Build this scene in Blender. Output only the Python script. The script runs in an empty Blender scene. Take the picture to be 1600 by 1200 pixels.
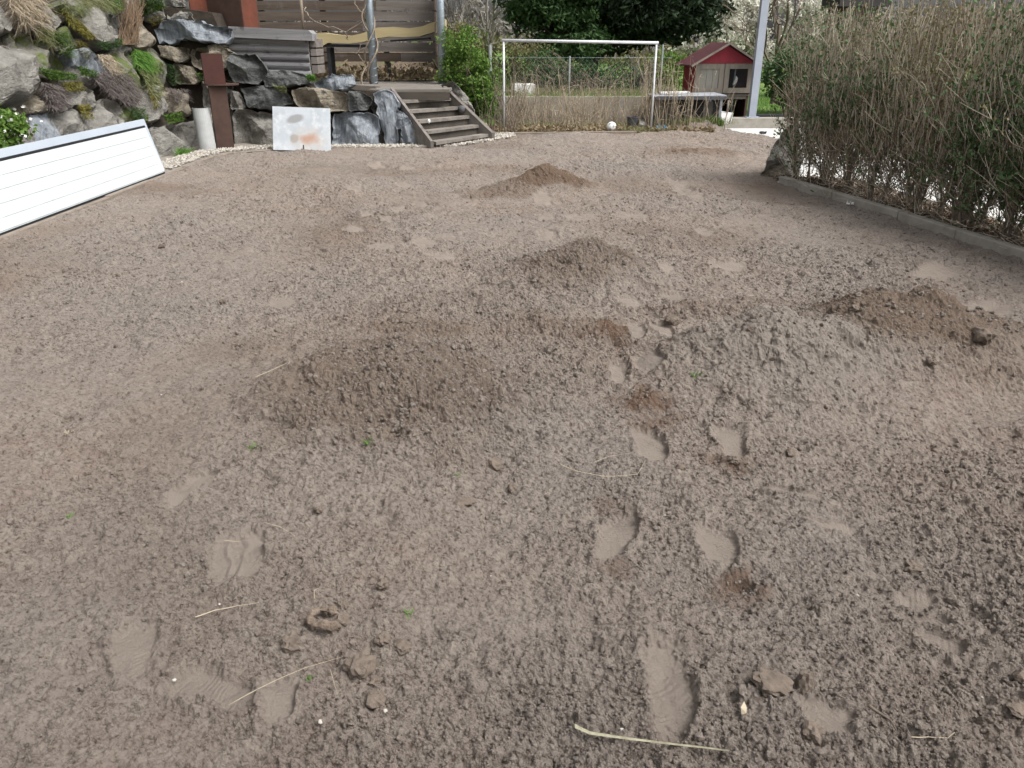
import bpy, math, random
import numpy as np
from mathutils import Vector, Matrix

# ------------------------------------------------------------------ camera, sky, sun, exposure
SC = bpy.context.scene
COL = SC.collection
F_PX, PITCH, CAM_H = 1230.0, math.radians(23.5), 1.5
cam_data = bpy.data.cameras.new('camera'); cam = bpy.data.objects.new('camera', cam_data); COL.objects.link(cam)
cam_data.sensor_width = 36; cam_data.lens = 36 * F_PX / 1600
cam_data.clip_start = 0.05; cam_data.clip_end = 3000
cam.location = (0, 0, CAM_H); cam.rotation_euler = (math.pi / 2 - PITCH, 0, 0)
SC.camera = cam

SUN_EL, SUN_AZ = math.radians(57), math.radians(118)      # azimuth from +Y towards +X
world = bpy.data.worlds.new('World'); SC.world = world; world.use_nodes = True
wn = world.node_tree; wn.nodes.clear()
wo = wn.nodes.new('ShaderNodeOutputWorld'); bg = wn.nodes.new('ShaderNodeBackground')
sky = wn.nodes.new('ShaderNodeTexSky'); sky.sky_type = 'NISHITA'; sky.sun_disc = False
sky.sun_elevation = SUN_EL; sky.sun_rotation = SUN_AZ
sky.air_density = 1.0; sky.dust_density = 6.0; sky.ozone_density = 1.0
hs = wn.nodes.new('ShaderNodeHueSaturation'); hs.inputs['Saturation'].default_value = 0.12
wn.links.new(sky.outputs[0], hs.inputs['Color']); wn.links.new(hs.outputs[0], bg.inputs[0]); wn.links.new(bg.outputs[0], wo.inputs[0])
bg.inputs[1].default_value = 0.11
sun_d = bpy.data.lights.new('sun', 'SUN'); sun_d.energy = 1.5; sun_d.angle = math.radians(24); sun_d.color = (1.0, 0.97, 0.93)
sun = bpy.data.objects.new('sun', sun_d); COL.objects.link(sun)
sd = Vector((math.sin(SUN_AZ) * math.cos(SUN_EL), math.cos(SUN_AZ) * math.cos(SUN_EL), math.sin(SUN_EL)))
sun.rotation_euler = (-sd).to_track_quat('-Z', 'Y').to_euler(); sun.location = sd * 30
vs = SC.view_settings
vs.view_transform = 'Standard'; vs.look = 'None'; vs.exposure = 0.95; vs.gamma = 1.0; vs.use_curve_mapping = False
SC.render.engine = 'CYCLES'
SC.cycles.max_bounces = 6; SC.cycles.diffuse_bounces = 3; SC.cycles.transparent_max_bounces = 8

RNG = np.random.default_rng(7)
random.seed(7)

# ------------------------------------------------------------------ measuring helpers (survey of the place from the picture)
CP, SP = math.cos(PITCH), math.sin(PITCH)
def ray(x, y):
    a = (x - 800) / F_PX; b = -(y - 600) / F_PX
    return Vector((a, CP + b * SP, -SP + b * CP))
def G(x, y, z=0.0):
    d = ray(x, y); t = (z - CAM_H) / d.z
    return Vector((d.x * t, d.y * t, z))
def D(x, y, Y):
    d = ray(x, y); t = Y / d.y
    return Vector((d.x * t, Y, CAM_H + d.z * t))
def onplane(x, y, P, N):
    d = ray(x, y); C = Vector((0, 0, CAM_H))
    t = (P - C).dot(N) / d.dot(N)
    return C + d * t

# ------------------------------------------------------------------ noise
def hsh(ix, iy, seed):
    with np.errstate(over='ignore'):
        h = ix.astype(np.int64).astype(np.uint32) * np.uint32(374761393) + iy.astype(np.int64).astype(np.uint32) * np.uint32(668265263) + np.uint32((seed * 1442695041) & 0xffffffff)
        h = (h ^ (h >> np.uint32(13))) * np.uint32(1274126177)
        h = (h ^ (h >> np.uint32(15))) * np.uint32(2246822519)
        h = h ^ (h >> np.uint32(16))
    return h.astype(np.float64) / 4294967296.0
def vnoise(x, y, seed=0):
    fx = np.floor(x); fy = np.floor(y); u = x - fx; v = y - fy
    u = u * u * u * (u * (u * 6 - 15) + 10); v = v * v * v * (v * (v * 6 - 15) + 10)
    a = hsh(fx, fy, seed); b = hsh(fx + 1, fy, seed); c = hsh(fx, fy + 1, seed); d = hsh(fx + 1, fy + 1, seed)
    return (a + (b - a) * u + (c - a) * v + (a - b - c + d) * u * v) * 2 - 1
def fbm(x, y, octs=4, seed=0, gain=0.5):
    t = np.zeros_like(x); a = 1.0; s = 0
    for o in range(octs):
        t += a * vnoise(x * 2 ** o + o * 17.3, y * 2 ** o - o * 9.1, seed + o); s += a; a *= gain
    return t / s * 1.5
def domes(x, y, size, seed, dens, r0, r1, hf):
    gx = np.floor(x / size); gy = np.floor(y / size); out = np.zeros_like(x)
    for i in (-1, 0, 1):
        for j in (-1, 0, 1):
            cx = gx + i; cy = gy + j
            px = (cx + .5 + (hsh(cx, cy, seed) - .5) * .9) * size; py = (cy + .5 + (hsh(cx, cy, seed + 1) - .5) * .9) * size
            q = hsh(cx, cy, seed + 2); r = size * (r0 + (r1 - r0) * hsh(cx, cy, seed + 3))
            s = 1 - ((x - px) ** 2 + (y - py) ** 2) / (r * r)
            hgt = np.sqrt(np.clip(s, 0, 1)) * r * hf * (q < dens)
            np.maximum(out, hgt, out=out)
    return out
def sstep(a, b, x):
    t = np.clip((x - a) / (b - a), 0, 1); return t * t * (3 - 2 * t)

# ------------------------------------------------------------------ mesh helpers
class MB:
    def __init__(self): self.V = []; self.n = 0; self.L = []; self.T = []
    def add(self, V, F):
        V = np.asarray(V, float).reshape(-1, 3)
        if isinstance(F, np.ndarray) and F.ndim == 2:
            self.L.append((F + self.n).ravel()); self.T.append(np.full(len(F), F.shape[1]))
        else:
            for f in F: self.L.append(np.array(f) + self.n); self.T.append(np.array([len(f)]))
        self.V.append(V); self.n += len(V); return self
    def box(self, c, s, R=None, jit=0.0):
        c = np.array(c); s = np.array(s) / 2
        P = np.array([[a, b, d] for a in (-1, 1) for b in (-1, 1) for d in (-1, 1)], float) * s
        if jit: P += RNG.uniform(-jit, jit, P.shape)
        if R is not None: P = P @ np.array(R.to_3x3()).T
        return self.add(P + c, np.array([[0, 1, 3, 2], [4, 6, 7, 5], [0, 4, 5, 1], [2, 3, 7, 6], [0, 2, 6, 4], [1, 5, 7, 3]]))
    def bar(self, a, b, w, t, up=(0, 0, 1)):
        a = Vector(a); b = Vector(b); d = (b - a).normalized(); up = Vector(up)
        if abs(d.dot(up)) > .98: up = Vector((0, 1, 0))
        s = d.cross(up).normalized(); u = s.cross(d).normalized()
        P = [a + s * (i * w / 2) + u * (j * t / 2) for (i, j) in ((-1, -1), (1, -1), (1, 1), (-1, 1))] + [b + s * (i * w / 2) + u * (j * t / 2) for (i, j) in ((-1, -1), (1, -1), (1, 1), (-1, 1))]
        return self.add(P, np.array([[0, 1, 2, 3], [7, 6, 5, 4], [0, 4, 5, 1], [1, 5, 6, 2], [2, 6, 7, 3], [3, 7, 4, 0]]))
    def tube(self, path, rad, n=8, cap=True):
        path = [Vector(p) for p in path]; m = len(path)
        if not hasattr(rad, '__len__'): rad = [rad] * m
        V = []; pd = None; s = None
        for i, p in enumerate(path):
            d = (path[min(i + 1, m - 1)] - path[max(i - 1, 0)])
            d = d.normalized() if d.length > 1e-9 else Vector((0, 0, 1))
            if s is None:
                s = d.cross(Vector((0, 0, 1)) if abs(d.z) < .9 else Vector((0, 1, 0))).normalized()
            else:
                s = (s - d * s.dot(d)); s = s.normalized() if s.length > 1e-6 else d.orthogonal().normalized()
            u = d.cross(s)
            for k in range(n):
                a = 2 * math.pi * k / n; V.append(p + (s * math.cos(a) + u * math.sin(a)) * rad[i])
        F = [(i * n + k, i * n + (k + 1) % n, (i + 1) * n + (k + 1) % n, (i + 1) * n + k) for i in range(m - 1) for k in range(n)]
        self.add(V, np.array(F))
        if cap:
            b = self.n - m * n
            self.L += [np.arange(b + n - 1, b - 1, -1), np.arange(b + (m - 1) * n, b + m * n)]; self.T += [np.array([n]), np.array([n])]
        return self
    def prism(self, poly, off):
        poly = [Vector(p) for p in poly]; off = Vector(off); n = len(poly)
        F = [list(range(n)), list(range(2 * n - 1, n - 1, -1))] + [(i, i + n, (i + 1) % n + n, (i + 1) % n) for i in range(n)]
        return self.add(poly + [p + off for p in poly], F)
    def sphere(self, c, r, nu=14, nv=9, sq=(1, 1, 1)):
        V = []
        for j in range(nv + 1):
            t = math.pi * j / nv
            for i in range(nu):
                a = 2 * math.pi * i / nu; V.append((c[0] + r * sq[0] * math.sin(t) * math.cos(a), c[1] + r * sq[1] * math.sin(t) * math.sin(a), c[2] + r * sq[2] * math.cos(t)))
        F = [(j * nu + i, (j + 1) * nu + i, (j + 1) * nu + (i + 1) % nu, j * nu + (i + 1) % nu) for j in range(nv) for i in range(nu)]
        return self.add(V, np.array(F))
    def arrays(self):
        return np.concatenate(self.V), np.concatenate(self.L).astype(np.int32), np.concatenate(self.T).astype(np.int32)
    def build(self, name, material, parent=None, smooth=False, **tags):
        V, L, T = self.arrays()
        return make(name, V, L, T, material, parent, smooth, **tags)

def make(name, V, L, T, material, parent=None, smooth=False, attrs=None, label=None, cat=None, group=None, kind=None, recentre=True):
    off = np.zeros(3)
    if parent is None and recentre:
        off = np.array([(V[:, 0].min() + V[:, 0].max()) / 2, (V[:, 1].min() + V[:, 1].max()) / 2, V[:, 2].min()])
    me = bpy.data.meshes.new(name)
    me.vertices.add(len(V)); me.vertices.foreach_set('co', (V - off).astype(np.float32).ravel())
    me.loops.add(len(L)); me.loops.foreach_set('vertex_index', L)
    st = np.concatenate([[0], np.cumsum(T)[:-1]]).astype(np.int32)
    me.polygons.add(len(T)); me.polygons.foreach_set('loop_start', st); me.polygons.foreach_set('loop_total', T)
    me.polygons.foreach_set('use_smooth', np.full(len(T), bool(smooth)))
    if attrs:
        for k, a in attrs.items():
            at = me.attributes.new(k, 'FLOAT', 'POINT'); at.data.foreach_set('value', a.astype(np.float32))
    me.update(calc_edges=True)
    me.materials.append(material)
    o = bpy.data.objects.new(name, me); COL.objects.link(o); o.location = off
    if parent is not None: attach(o, parent)
    return tag(o, label, cat, group, kind)
def attach(o, parent):
    o.parent = parent
    o.matrix_parent_inverse = Matrix.Translation(-Vector(parent.get('_base', tuple(parent.location)))) if parent.type == 'EMPTY' or parent.parent is None else Matrix()
def tag(o, label=None, cat=None, group=None, kind=None):
    if label: o['label'] = label
    if cat: o['category'] = cat
    if group: o['group'] = group
    if kind: o['kind'] = kind
    return o
def empty(name, loc, label, cat, group=None):
    o = bpy.data.objects.new(name, None); COL.objects.link(o); o.location = loc; o.empty_display_size = .1
    return tag(o, label, cat, group)

# ------------------------------------------------------------------ materials
def lin(r, g, b):
    f = lambda c: (c / 255 / 12.92) if c / 255 <= .04045 else ((c / 255 + .055) / 1.055) ** 2.4
    return (f(r), f(g), f(b), 1)
def mat(name, c1, c2=None, scale=8.0, rough=.85, bump=.3, bscale=None, stretch=(1, 1, 1), c3=None, spot=(0.58, 0.68), spot_scale=None, metal=0.0, detail=6.0, trans=0.0, spec=.3, bdist=.02, lo=.35, hi=.65):
    m = bpy.data.materials.new(name); m.use_nodes = True; nt = m.node_tree; N = nt.nodes; K = nt.links
    b = N['Principled BSDF']; b.inputs['Roughness'].default_value = rough; b.inputs['Metallic'].default_value = metal
    b.inputs['Specular IOR Level'].default_value = spec
    tc = N.new('ShaderNodeTexCoord'); mp = N.new('ShaderNodeMapping'); mp.inputs['Scale'].default_value = stretch
    K.new(tc.outputs['Object'], mp.inputs[0])
    c1 = tuple(c1) + (1,) * (4 - len(c1)); c2 = tuple(c2 or c1); c2 = c2 + (1,) * (4 - len(c2))
    n1 = N.new('ShaderNodeTexNoise'); n1.inputs['Scale'].default_value = scale; n1.inputs['Detail'].default_value = detail; n1.inputs['Roughness'].default_value = .65
    K.new(mp.outputs[0], n1.inputs['Vector'])
    r = N.new('ShaderNodeMapRange'); r.inputs['From Min'].default_value = lo; r.inputs['From Max'].default_value = hi
    K.new(n1.outputs['Fac'], r.inputs['Value'])
    mx = N.new('ShaderNodeMix'); mx.data_type = 'RGBA'; mx.inputs['A'].default_value = c1; mx.inputs['B'].default_value = c2
    K.new(r.outputs[0], mx.inputs['Factor']); out = mx.outputs['Result']
    if c3 is not None:
        n2 = N.new('ShaderNodeTexNoise'); n2.inputs['Scale'].default_value = spot_scale or scale * .6; n2.inputs['Detail'].default_value = 7; n2.inputs['Roughness'].default_value = .7
        K.new(tc.outputs['Object'], n2.inputs['Vector'])
        r2 = N.new('ShaderNodeMapRange'); r2.inputs['From Min'].default_value = spot[0]; r2.inputs['From Max'].default_value = spot[1]
        K.new(n2.outputs['Fac'], r2.inputs['Value'])
        m2 = N.new('ShaderNodeMix'); m2.data_type = 'RGBA'; m2.inputs['B'].default_value = tuple(c3) + (1,) * (4 - len(c3))
        K.new(out, m2.inputs['A']); K.new(r2.outputs[0], m2.inputs['Factor']); out = m2.outputs['Result']
    K.new(out, b.inputs['Base Color'])
    if bump:
        n3 = N.new('ShaderNodeTexNoise'); n3.inputs['Scale'].default_value = bscale or scale * 3; n3.inputs['Detail'].default_value = 6; n3.inputs['Roughness'].default_value = .7
        K.new(mp.outputs[0], n3.inputs['Vector'])
        bp = N.new('ShaderNodeBump'); bp.inputs['Strength'].default_value = bump; bp.inputs['Distance'].default_value = bdist
        K.new(n3.outputs['Fac'], bp.inputs['Height']); K.new(bp.outputs[0], b.inputs['Normal'])
    if trans:
        t = N.new('ShaderNodeBsdfTranslucent'); K.new(out, t.inputs['Color']); ms = N.new('ShaderNodeMixShader'); ms.inputs[0].default_value = trans
        K.new(b.outputs[0], ms.inputs[1]); K.new(t.outputs[0], ms.inputs[2]); K.new(ms.outputs[0], N['Material Output'].inputs[0])
    return m

def soil_material():
    m = bpy.data.materials.new('soil'); m.use_nodes = True; nt = m.node_tree; N = nt.nodes; K = nt.links
    b = N['Principled BSDF']; b.inputs['Roughness'].default_value = .95; b.inputs['Specular IOR Level'].default_value = .12
    geo = N.new('ShaderNodeNewGeometry')
    def noise(s, d=6, r=.6):
        n = N.new('ShaderNodeTexNoise'); n.inputs['Scale'].default_value = s; n.inputs['Detail'].default_value = d; n.inputs['Roughness'].default_value = r
        K.new(geo.outputs['Position'], n.inputs['Vector']); return n.outputs['Fac']
    def rng(x, a, c):
        r = N.new('ShaderNodeMapRange'); r.inputs['From Min'].default_value = a; r.inputs['From Max'].default_value = c; K.new(x, r.inputs['Value']); return r.outputs[0]
    def mix(f, A, B):
        x = N.new('ShaderNodeMix'); x.data_type = 'RGBA'
        for k, v in (('A', A), ('B', B)):
            if isinstance(v, tuple): x.inputs[k].default_value = v + (1,)
            else: K.new(v, x.inputs[k])
        K.new(f, x.inputs['Factor']); return x.outputs['Result']
    def attr(n):
        a = N.new('ShaderNodeAttribute'); a.attribute_name = n; return a.outputs['Fac']
    c = mix(rng(noise(.55, 3), .38, .62), (.226, .178, .150), (.208, .185, .168))     # brown and greyer patches
    c = mix(rng(noise(14, 6, .75), .38, .64), c, (.262, .226, .194))                     # drier crumbs, paled further to put lit crumb tops into the colour
    c = mix(rng(noise(55, 6, .8), .49, .66), c, (.078, .060, .046))                    # dark moist grains, deepened to paint crevice shade into the colour
    c = mix(attr('brown'), c, (.120, .084, .060))
    c = mix(attr('compact'), c, (.240, .203, .173))
    c = mix(attr('damp'), c, (.115, .072, .050))
    c = mix(attr('grey'), c, (.228, .203, .178))
    K.new(c, b.inputs['Base Color'])
    bp = N.new('ShaderNodeBump'); bp.inputs['Distance'].default_value = .012; bp.inputs['Strength'].default_value = .9
    K.new(noise(120, 6, .8), bp.inputs['Height']); K.new(bp.outputs[0], b.inputs['Normal'])
    return m
M = {}
M['soil'] = soil_material()
M['clod'] = mat('soil_clod', (.170, .138, .113), (.115, .092, .075), 30, .95, .8, 80, spec=.1, bdist=.006)
M['ring'] = mat('pale_clod', (.24, .19, .15), (.16, .125, .098), 40, .95, 1, 120, spec=.1, bdist=.008)
M['crumb'] = mat('soil_crumb', (.30, .25, .21), (.22, .175, .14), 20, .95, .5, 120, spec=.1, bdist=.004)
M['rock_blue'] = mat('rock_blue', (.36, .39, .425), (.15, .17, .195), 6.0, .8, .9, 22, (2.2, 2.2, .5), c3=(.36, .38, .39), spot=(.56, .70), spot_scale=9, bdist=.05, detail=9)
M['rock_grey'] = mat('rock_grey', (.32, .305, .275), (.15, .143, .128), 6.0, .9, 1, 24, (1, 1, 1.6), c3=(.32, .31, .275), spot=(.55, .66), spot_scale=11, bdist=.05, detail=9)
M['rock_tan'] = mat('rock_tan', (.40, .35, .27), (.15, .13, .105), 6, .9, 1, 24, (1, 1, 1.8), c3=(.09, .09, .082), spot=(.57, .65), spot_scale=7, bdist=.05, detail=9)
M['rock_dark'] = mat('rock_dark', (.075, .078, .076), (.17, .175, .17), 8.0, .85, 1, 26, (1, 1, 1.6), c3=(.36, .36, .34), spot=(.64, .69), spot_scale=14, bdist=.06, detail=9)
M['rock_moss'] = mat('rock_moss', (.27, .255, .22), (.14, .135, .11), 6.0, .9, 1, 24, c3=(.12, .15, .045), spot=(.47, .57), spot_scale=4.5, bdist=.05, detail=9)
M['earth'] = mat('dark_earth', (.060, .048, .036), (.035, .028, .022), 8, .95, .8, 20, bdist=.03)
M['bed'] = mat('hedge_bed_earth', (.085, .062, .044), (.045, .034, .026), 14, .95, 1, 30, bdist=.03, c3=(.16, .11, .07), spot=(.6, .68), spot_scale=25)
M['gravel'] = mat('pale_gravel', (.52, .49, .44), (.30, .27, .23), 30, .9, .4, 60)
M['gravel_base'] = mat('gravel_bed', (.16, .135, .11), (.34, .31, .27), 45, .95, .6, 60)
M['concrete'] = mat('weathered_concrete', (.36, .34, .30), (.25, .23, .195), 5, .9, .3, 40, c3=(.21, .18, .14), spot=(.58, .7), spot_scale=2.5, bdist=.006)
M['kerb_dirty'] = mat('soil_stained_kerb', (.24, .205, .17), (.17, .14, .115), 6, .95, .4, 40, bdist=.008)
M['pebble_white'] = mat('pale_pebble', (.46, .44, .41), (.36, .34, .31), 30, .8, .2)
M['yard'] = mat('pale_yard_gravel', (.56, .555, .54), (.42, .415, .40), 30, .9, .3, 60, bdist=.01)
M['lawn'] = mat('lawn', (.085, .145, .03), (.125, .20, .045), 3.5, .9, .8, 40, c3=(.20, .23, .08), spot=(.55, .7), spot_scale=1.2, bdist=.05)
M['white_panel'] = mat('white_coated_panel', (.60, .64, .645), (.57, .61, .615), 2.5, .35, .02, 60, spec=.5, bdist=.002, c3=(.46, .45, .41), spot=(.64, .80), spot_scale=5)
M['panel_blue'] = mat('bluish_panel_strip', (.46, .51, .57), (.42, .47, .53), 2.5, .4, .02, 60)
M['panel_edge'] = mat('panel_edge_aluminium', (.58, .62, .68), (.50, .54, .60), 3, .4, .02, 30, metal=.35)
M['rubber'] = mat('black_rubber', (.012, .013, .016), (.02, .02, .022), 20, .6, .1)
M['steel_dark'] = mat('dark_rusted_steel', (.060, .036, .029), (.085, .050, .038), 7, .8, .3, 40, bdist=.004)
M['corten'] = mat('rust_red_steel', (.150, .046, .027), (.085, .032, .022), 3, .75, .3, 40, c3=(.24, .075, .030), spot=(.56, .72), spot_scale=2.2, bdist=.004)
M['steel_red'] = mat('dark_red_rusted_steel', (.085, .030, .024), (.055, .024, .02), 5, .75, .2, 40, bdist=.003)
M['pvc'] = mat('weathered_grey_plastic', (.38, .39, .39), (.31, .31, .305), 6, .6, .1, 30, c3=(.30, .29, .26), spot=(.62, .75))
M['sheet'] = mat('brushed_white_sheet', (.60, .64, .68), (.46, .50, .54), 2.6, .45, .1, 40, c3=(.66, .69, .71), spot=(.5, .62), spot_scale=6, metal=0, bdist=.003)
M['stain_grey'] = mat('grey_smudge', (.23, .225, .22), (.32, .315, .31), 14, .8, .1)
M['stain_rust'] = mat('rust_smudge', (.46, .20, .10), (.62, .45, .34), 16, .8, .1)
M['galv'] = mat('galvanised_steel', (.40, .45, .50), (.30, .35, .40), 8, .42, .1, 30, (1, 1, .3), metal=.75, bdist=.003)
M['post_grey'] = mat('dull_grey_post', (.20, .225, .215), (.15, .17, .16), 6, .7, .1)
M['galv_grey'] = mat('grey_painted_steel', (.36, .39, .45), (.32, .35, .41), 4, .45, .03, metal=.1)
M['white_tube'] = mat('white_painted_tube', (.66, .67, .70), (.56, .57, .60), 12, .5, .05)
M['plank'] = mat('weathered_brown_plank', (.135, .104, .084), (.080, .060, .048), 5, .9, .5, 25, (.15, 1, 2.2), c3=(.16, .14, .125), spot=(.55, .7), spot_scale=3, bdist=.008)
M['plank_grey'] = mat('weathered_grey_plank', (.22, .197, .18), (.14, .12, .108), 5, .9, .5, 25, (.15, 1, 2.2), c3=(.09, .07, .06), spot=(.6, .7), spot_scale=4, bdist=.008)
M['log'] = mat('silvered_timber', (.27, .265, .27), (.15, .145, .15), 5, .85, .5, 22, (.12, 1, 2.0), c3=(.09, .085, .085), spot=(.6, .7), spot_scale=5, bdist=.01)
M['tread'] = mat('worn_grey_tread', (.235, .215, .19), (.14, .125, .11), 5, .9, .5, 25, (.15, 1.4, 1), c3=(.10, .085, .07), spot=(.58, .7), spot_scale=4, bdist=.008)
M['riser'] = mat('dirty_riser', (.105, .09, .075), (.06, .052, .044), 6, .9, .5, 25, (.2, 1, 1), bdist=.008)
M['yellow_wood'] = mat('pale_yellow_wood', (.52, .43, .24), (.44, .36, .20), 3, .6, .15, 20, (.3, 1, 3), bdist=.004)
M['black_metal'] = mat('black_metal', (.022, .024, .028), (.035, .036, .04), 10, .6, .1)
M['red_paint'] = mat('faded_red_paint', (.235, .022, .036), (.165, .018, .028), 6, .7, .2, 30, (1, 1, .3), bdist=.004)
M['roof_red'] = mat('dull_red_roofing', (.098, .030, .034), (.065, .024, .028), 9, .8, .3, 50, bdist=.005)
M['hutch_wood'] = mat('bleached_wood', (.22, .195, .165), (.14, .122, .10), 6, .85, .3, 25, (1, 1, .25), bdist=.005)
M['hutch_panel'] = mat('greenish_board', (.21, .205, .175), (.14, .135, .115), 3, .8, .2, 20, (2, 2, .3), c3=(.12, .10, .08), spot=(.6, .72), bdist=.004)
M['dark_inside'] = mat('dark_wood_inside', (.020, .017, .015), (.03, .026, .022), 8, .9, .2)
M['dark_mesh'] = mat('wire_mesh', (.10, .105, .11), (.07, .075, .08), 20, .6, 0, metal=.4)
M['run_roof'] = mat('grey_felt_lid', (.34, .36, .39), (.25, .265, .29), 8, .7, .2, 40, bdist=.004)
M['white_plain'] = mat('white_plastic', (.78, .78, .77), (.70, .70, .69), 12, .5, .05)
M['blue_plastic'] = mat('blue_plastic', (.06, .22, .50), (.10, .32, .58), 30, .5, .1)
M['dark_pot'] = mat('dark_grey_pot', (.07, .07, .075), (.11, .11, .115), 12, .7, .2)
M['bark'] = mat('tree_bark', (.075, .058, .046), (.045, .035, .028), 9, .95, .8, 20, (1, 1, .2), bdist=.03)
M['twig'] = mat('bare_twig', (.215, .175, .14), (.14, .11, .09), 12, .9, 0)
M['twig_grey'] = mat('grey_bare_twig', (.235, .215, .195), (.17, .15, .135), 8, .9, 0)
M['vine'] = mat('dry_vine', (.30, .25, .195), (.20, .16, .12), 12, .9, .3)
M['needle_dark'] = mat('dark_yew_foliage', (.013, .026, .012), (.028, .050, .020), 5, .75, 0, trans=.12)
M['needle_mid'] = mat('mid_conifer_foliage', (.032, .070, .022), (.065, .125, .038), 4, .75, 0, trans=.2)
M['leaf_fresh'] = mat('fresh_green_leaf', (.085, .165, .025), (.135, .225, .045), 6, .7, 0, trans=.3)
M['leaf_olive'] = mat('olive_leaf', (.13, .135, .05), (.19, .175, .085), 6, .8, 0, trans=.25)
M['leaf_privet'] = mat('dark_privet_leaf', (.040, .088, .030), (.120, .190, .075), 30, .55, 0, trans=.2, spec=.4)
M['leaf_dry'] = mat('dry_brown_leaf', (.30, .24, .15), (.19, .145, .085), 22, .85, 0, trans=.2)
M['leaf_litter'] = mat('leaf_litter', (.17, .115, .07), (.09, .06, .04), 25, .9, 0)
M['leaf_ground'] = mat('leafy_ground', (.17, .125, .08), (.09, .068, .048), 16, .95, .8, 40, c3=(.09, .14, .03), spot=(.58, .64), spot_scale=1.6, bdist=.04)
M['blossom'] = mat('white_blossom', (.74, .72, .66), (.58, .57, .48), 10, .8, 0, trans=.3)
M['hedge_twig'] = mat('hedge_twig', (.27, .225, .175), (.16, .13, .10), 10, .9, 0)
M['hedge_tip'] = mat('hedge_shoot', (.58, .515, .42), (.38, .33, .26), 10, .9, 0)
M['moss'] = mat('green_cushion', (.060, .125, .018), (.10, .175, .030), 8, .85, 0, trans=.2)
M['moss_yellow'] = mat('yellow_moss', (.20, .17, .035), (.13, .125, .03), 8, .9, 0, trans=.15)
M['grass_bright'] = mat('bright_grass', (.10, .22, .035), (.15, .28, .06), 8, .8, 0, trans=.3)
M['grass_pale'] = mat('pale_grass', (.17, .21, .09), (.22, .21, .10), 8, .85, 0, trans=.2)
M['mat_dead'] = mat('dead_grey_mat', (.175, .150, .140), (.11, .092, .085), 10, .95, 0)
M['straw'] = mat('dry_straw', (.46, .40, .30), (.34, .28, .20), 20, .7, 0)
M['straw_stem'] = mat('dry_weed_stem', (.44, .37, .27), (.22, .175, .125), 4, .9, 0)
M['reed'] = mat('pale_green_reed', (.34, .33, .235), (.20, .18, .12), 45, .6, 0)
M['flower'] = mat('white_petal', (.80, .80, .78), (.70, .70, .68), 10, .6, 0)
M['garage'] = mat('white_render', (.78, .78, .76), (.72, .72, .70), 3, .9, .1)
M['roof_dark'] = mat('dark_roof', (.035, .032, .032), (.05, .046, .045), 6, .8, .2)

# ------------------------------------------------------------------ the soil surface
def fp(h, t, w=.105, depth=.022):        # a shoe print from heel to toe
    a = G(*h); b = G(*t); c = (a + b) / 2; d = b - a; L = max(d.length, .10)
    return (c.x, c.y, d.x / max(d.length, 1e-6), d.y / max(d.length, 1e-6), L / 2, w / 2, depth)
PRINTS = [fp((1048, 1165), (1040, 1018), .115, .03), fp((955, 890), (972, 818), .115, .03), fp((1128, 900), (1115, 835), .11, .028),
          fp((1016, 734), (1008, 684), .12, .03), fp((1140, 728), (1133, 682), .12, .03), fp((962, 618), (972, 580), .12, .026), fp((1018, 604), (1012, 572), .12, .024),
          fp((998, 548), (990, 522), .10, .024), fp((1045, 548), (1026, 518), .10, .022), fp((272, 802), (326, 748), .10, .022),
          fp((350, 922), (354, 850), .105, .02), fp((390, 916), (385, 842), .105, .02), fp((205, 1085), (208, 996), .11, .026), fp((392, 1118), (285, 1070), .10, .028),
          fp((425, 1150), (442, 1076), .085, .022), fp((1290, 1175), (1285, 1118), .12, .022), fp((1405, 925), (1455, 945), .10, .02), fp((1395, 965), (1480, 985), .075, .02),
          fp((1205, 778), (1290, 802), .06, .018), fp((1265, 832), (1345, 846), .07, .018), fp((1430, 1010), (1500, 1030), .05, .014),
          fp((1040, 450), (1034, 432), .13, .02), fp((1016, 416), (1008, 402), .14, .02), fp((1060, 482), (1044, 468), .16, .02), fp((985, 492), (978, 478), .14, .018),
          fp((1104, 376), (1098, 364), .16, .018), fp((1090, 318), (1080, 303), .22, .018), fp((1066, 298), (1056, 284), .26, .018), fp((1074, 312), (1064, 296), .22, .02),
          fp((579, 347), (572, 337), .15, .02), fp((608, 352), (602, 342), .15, .02), fp((630, 334), (620, 326), .18, .018), fp((624, 371), (614, 360), .16, .02),
          fp((560, 373), (548, 363), .18, .018), fp((605, 402), (590, 386), .28, .016), fp((695, 416), (685, 402), .26, .016), fp((672, 391), (660, 379), .26, .016), fp((706, 384), (694, 372), .2, .014),
          fp((858, 381), (850, 368), .16, .018), fp((858, 352), (850, 340), .18, .018), fp((852, 327), (846, 314), .18, .016), fp((450, 486), (430, 474), .2, .014),
          fp((596, 268), (586, 260), .22, .016), fp((640, 273), (632, 266), .22, .016), fp((560, 305), (552, 297), .2, .016), fp((640, 300), (630, 292), .2, .016), fp((660, 328), (652, 319), .18, .016),
          fp((915, 350), (900, 340), .3, .012), fp((1000, 345), (985, 335), .3, .012), fp((1160, 430), (1120, 420), .35, .012), fp((1490, 440), (1440, 430), .5, .012), fp((1580, 500), (1500, 485), .5, .012)]
DAMP = [((958, 540), .16, .9), ((1005, 645), .13, .85), ((1150, 735), .11, .8), ((1150, 922), .10, .75), ((945, 805), .07, .45), ((962, 902), .07, .5), ((1022, 672), .12, .6), ((1090, 242), .55, .35), ((1290, 345), .35, .0)]
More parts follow.
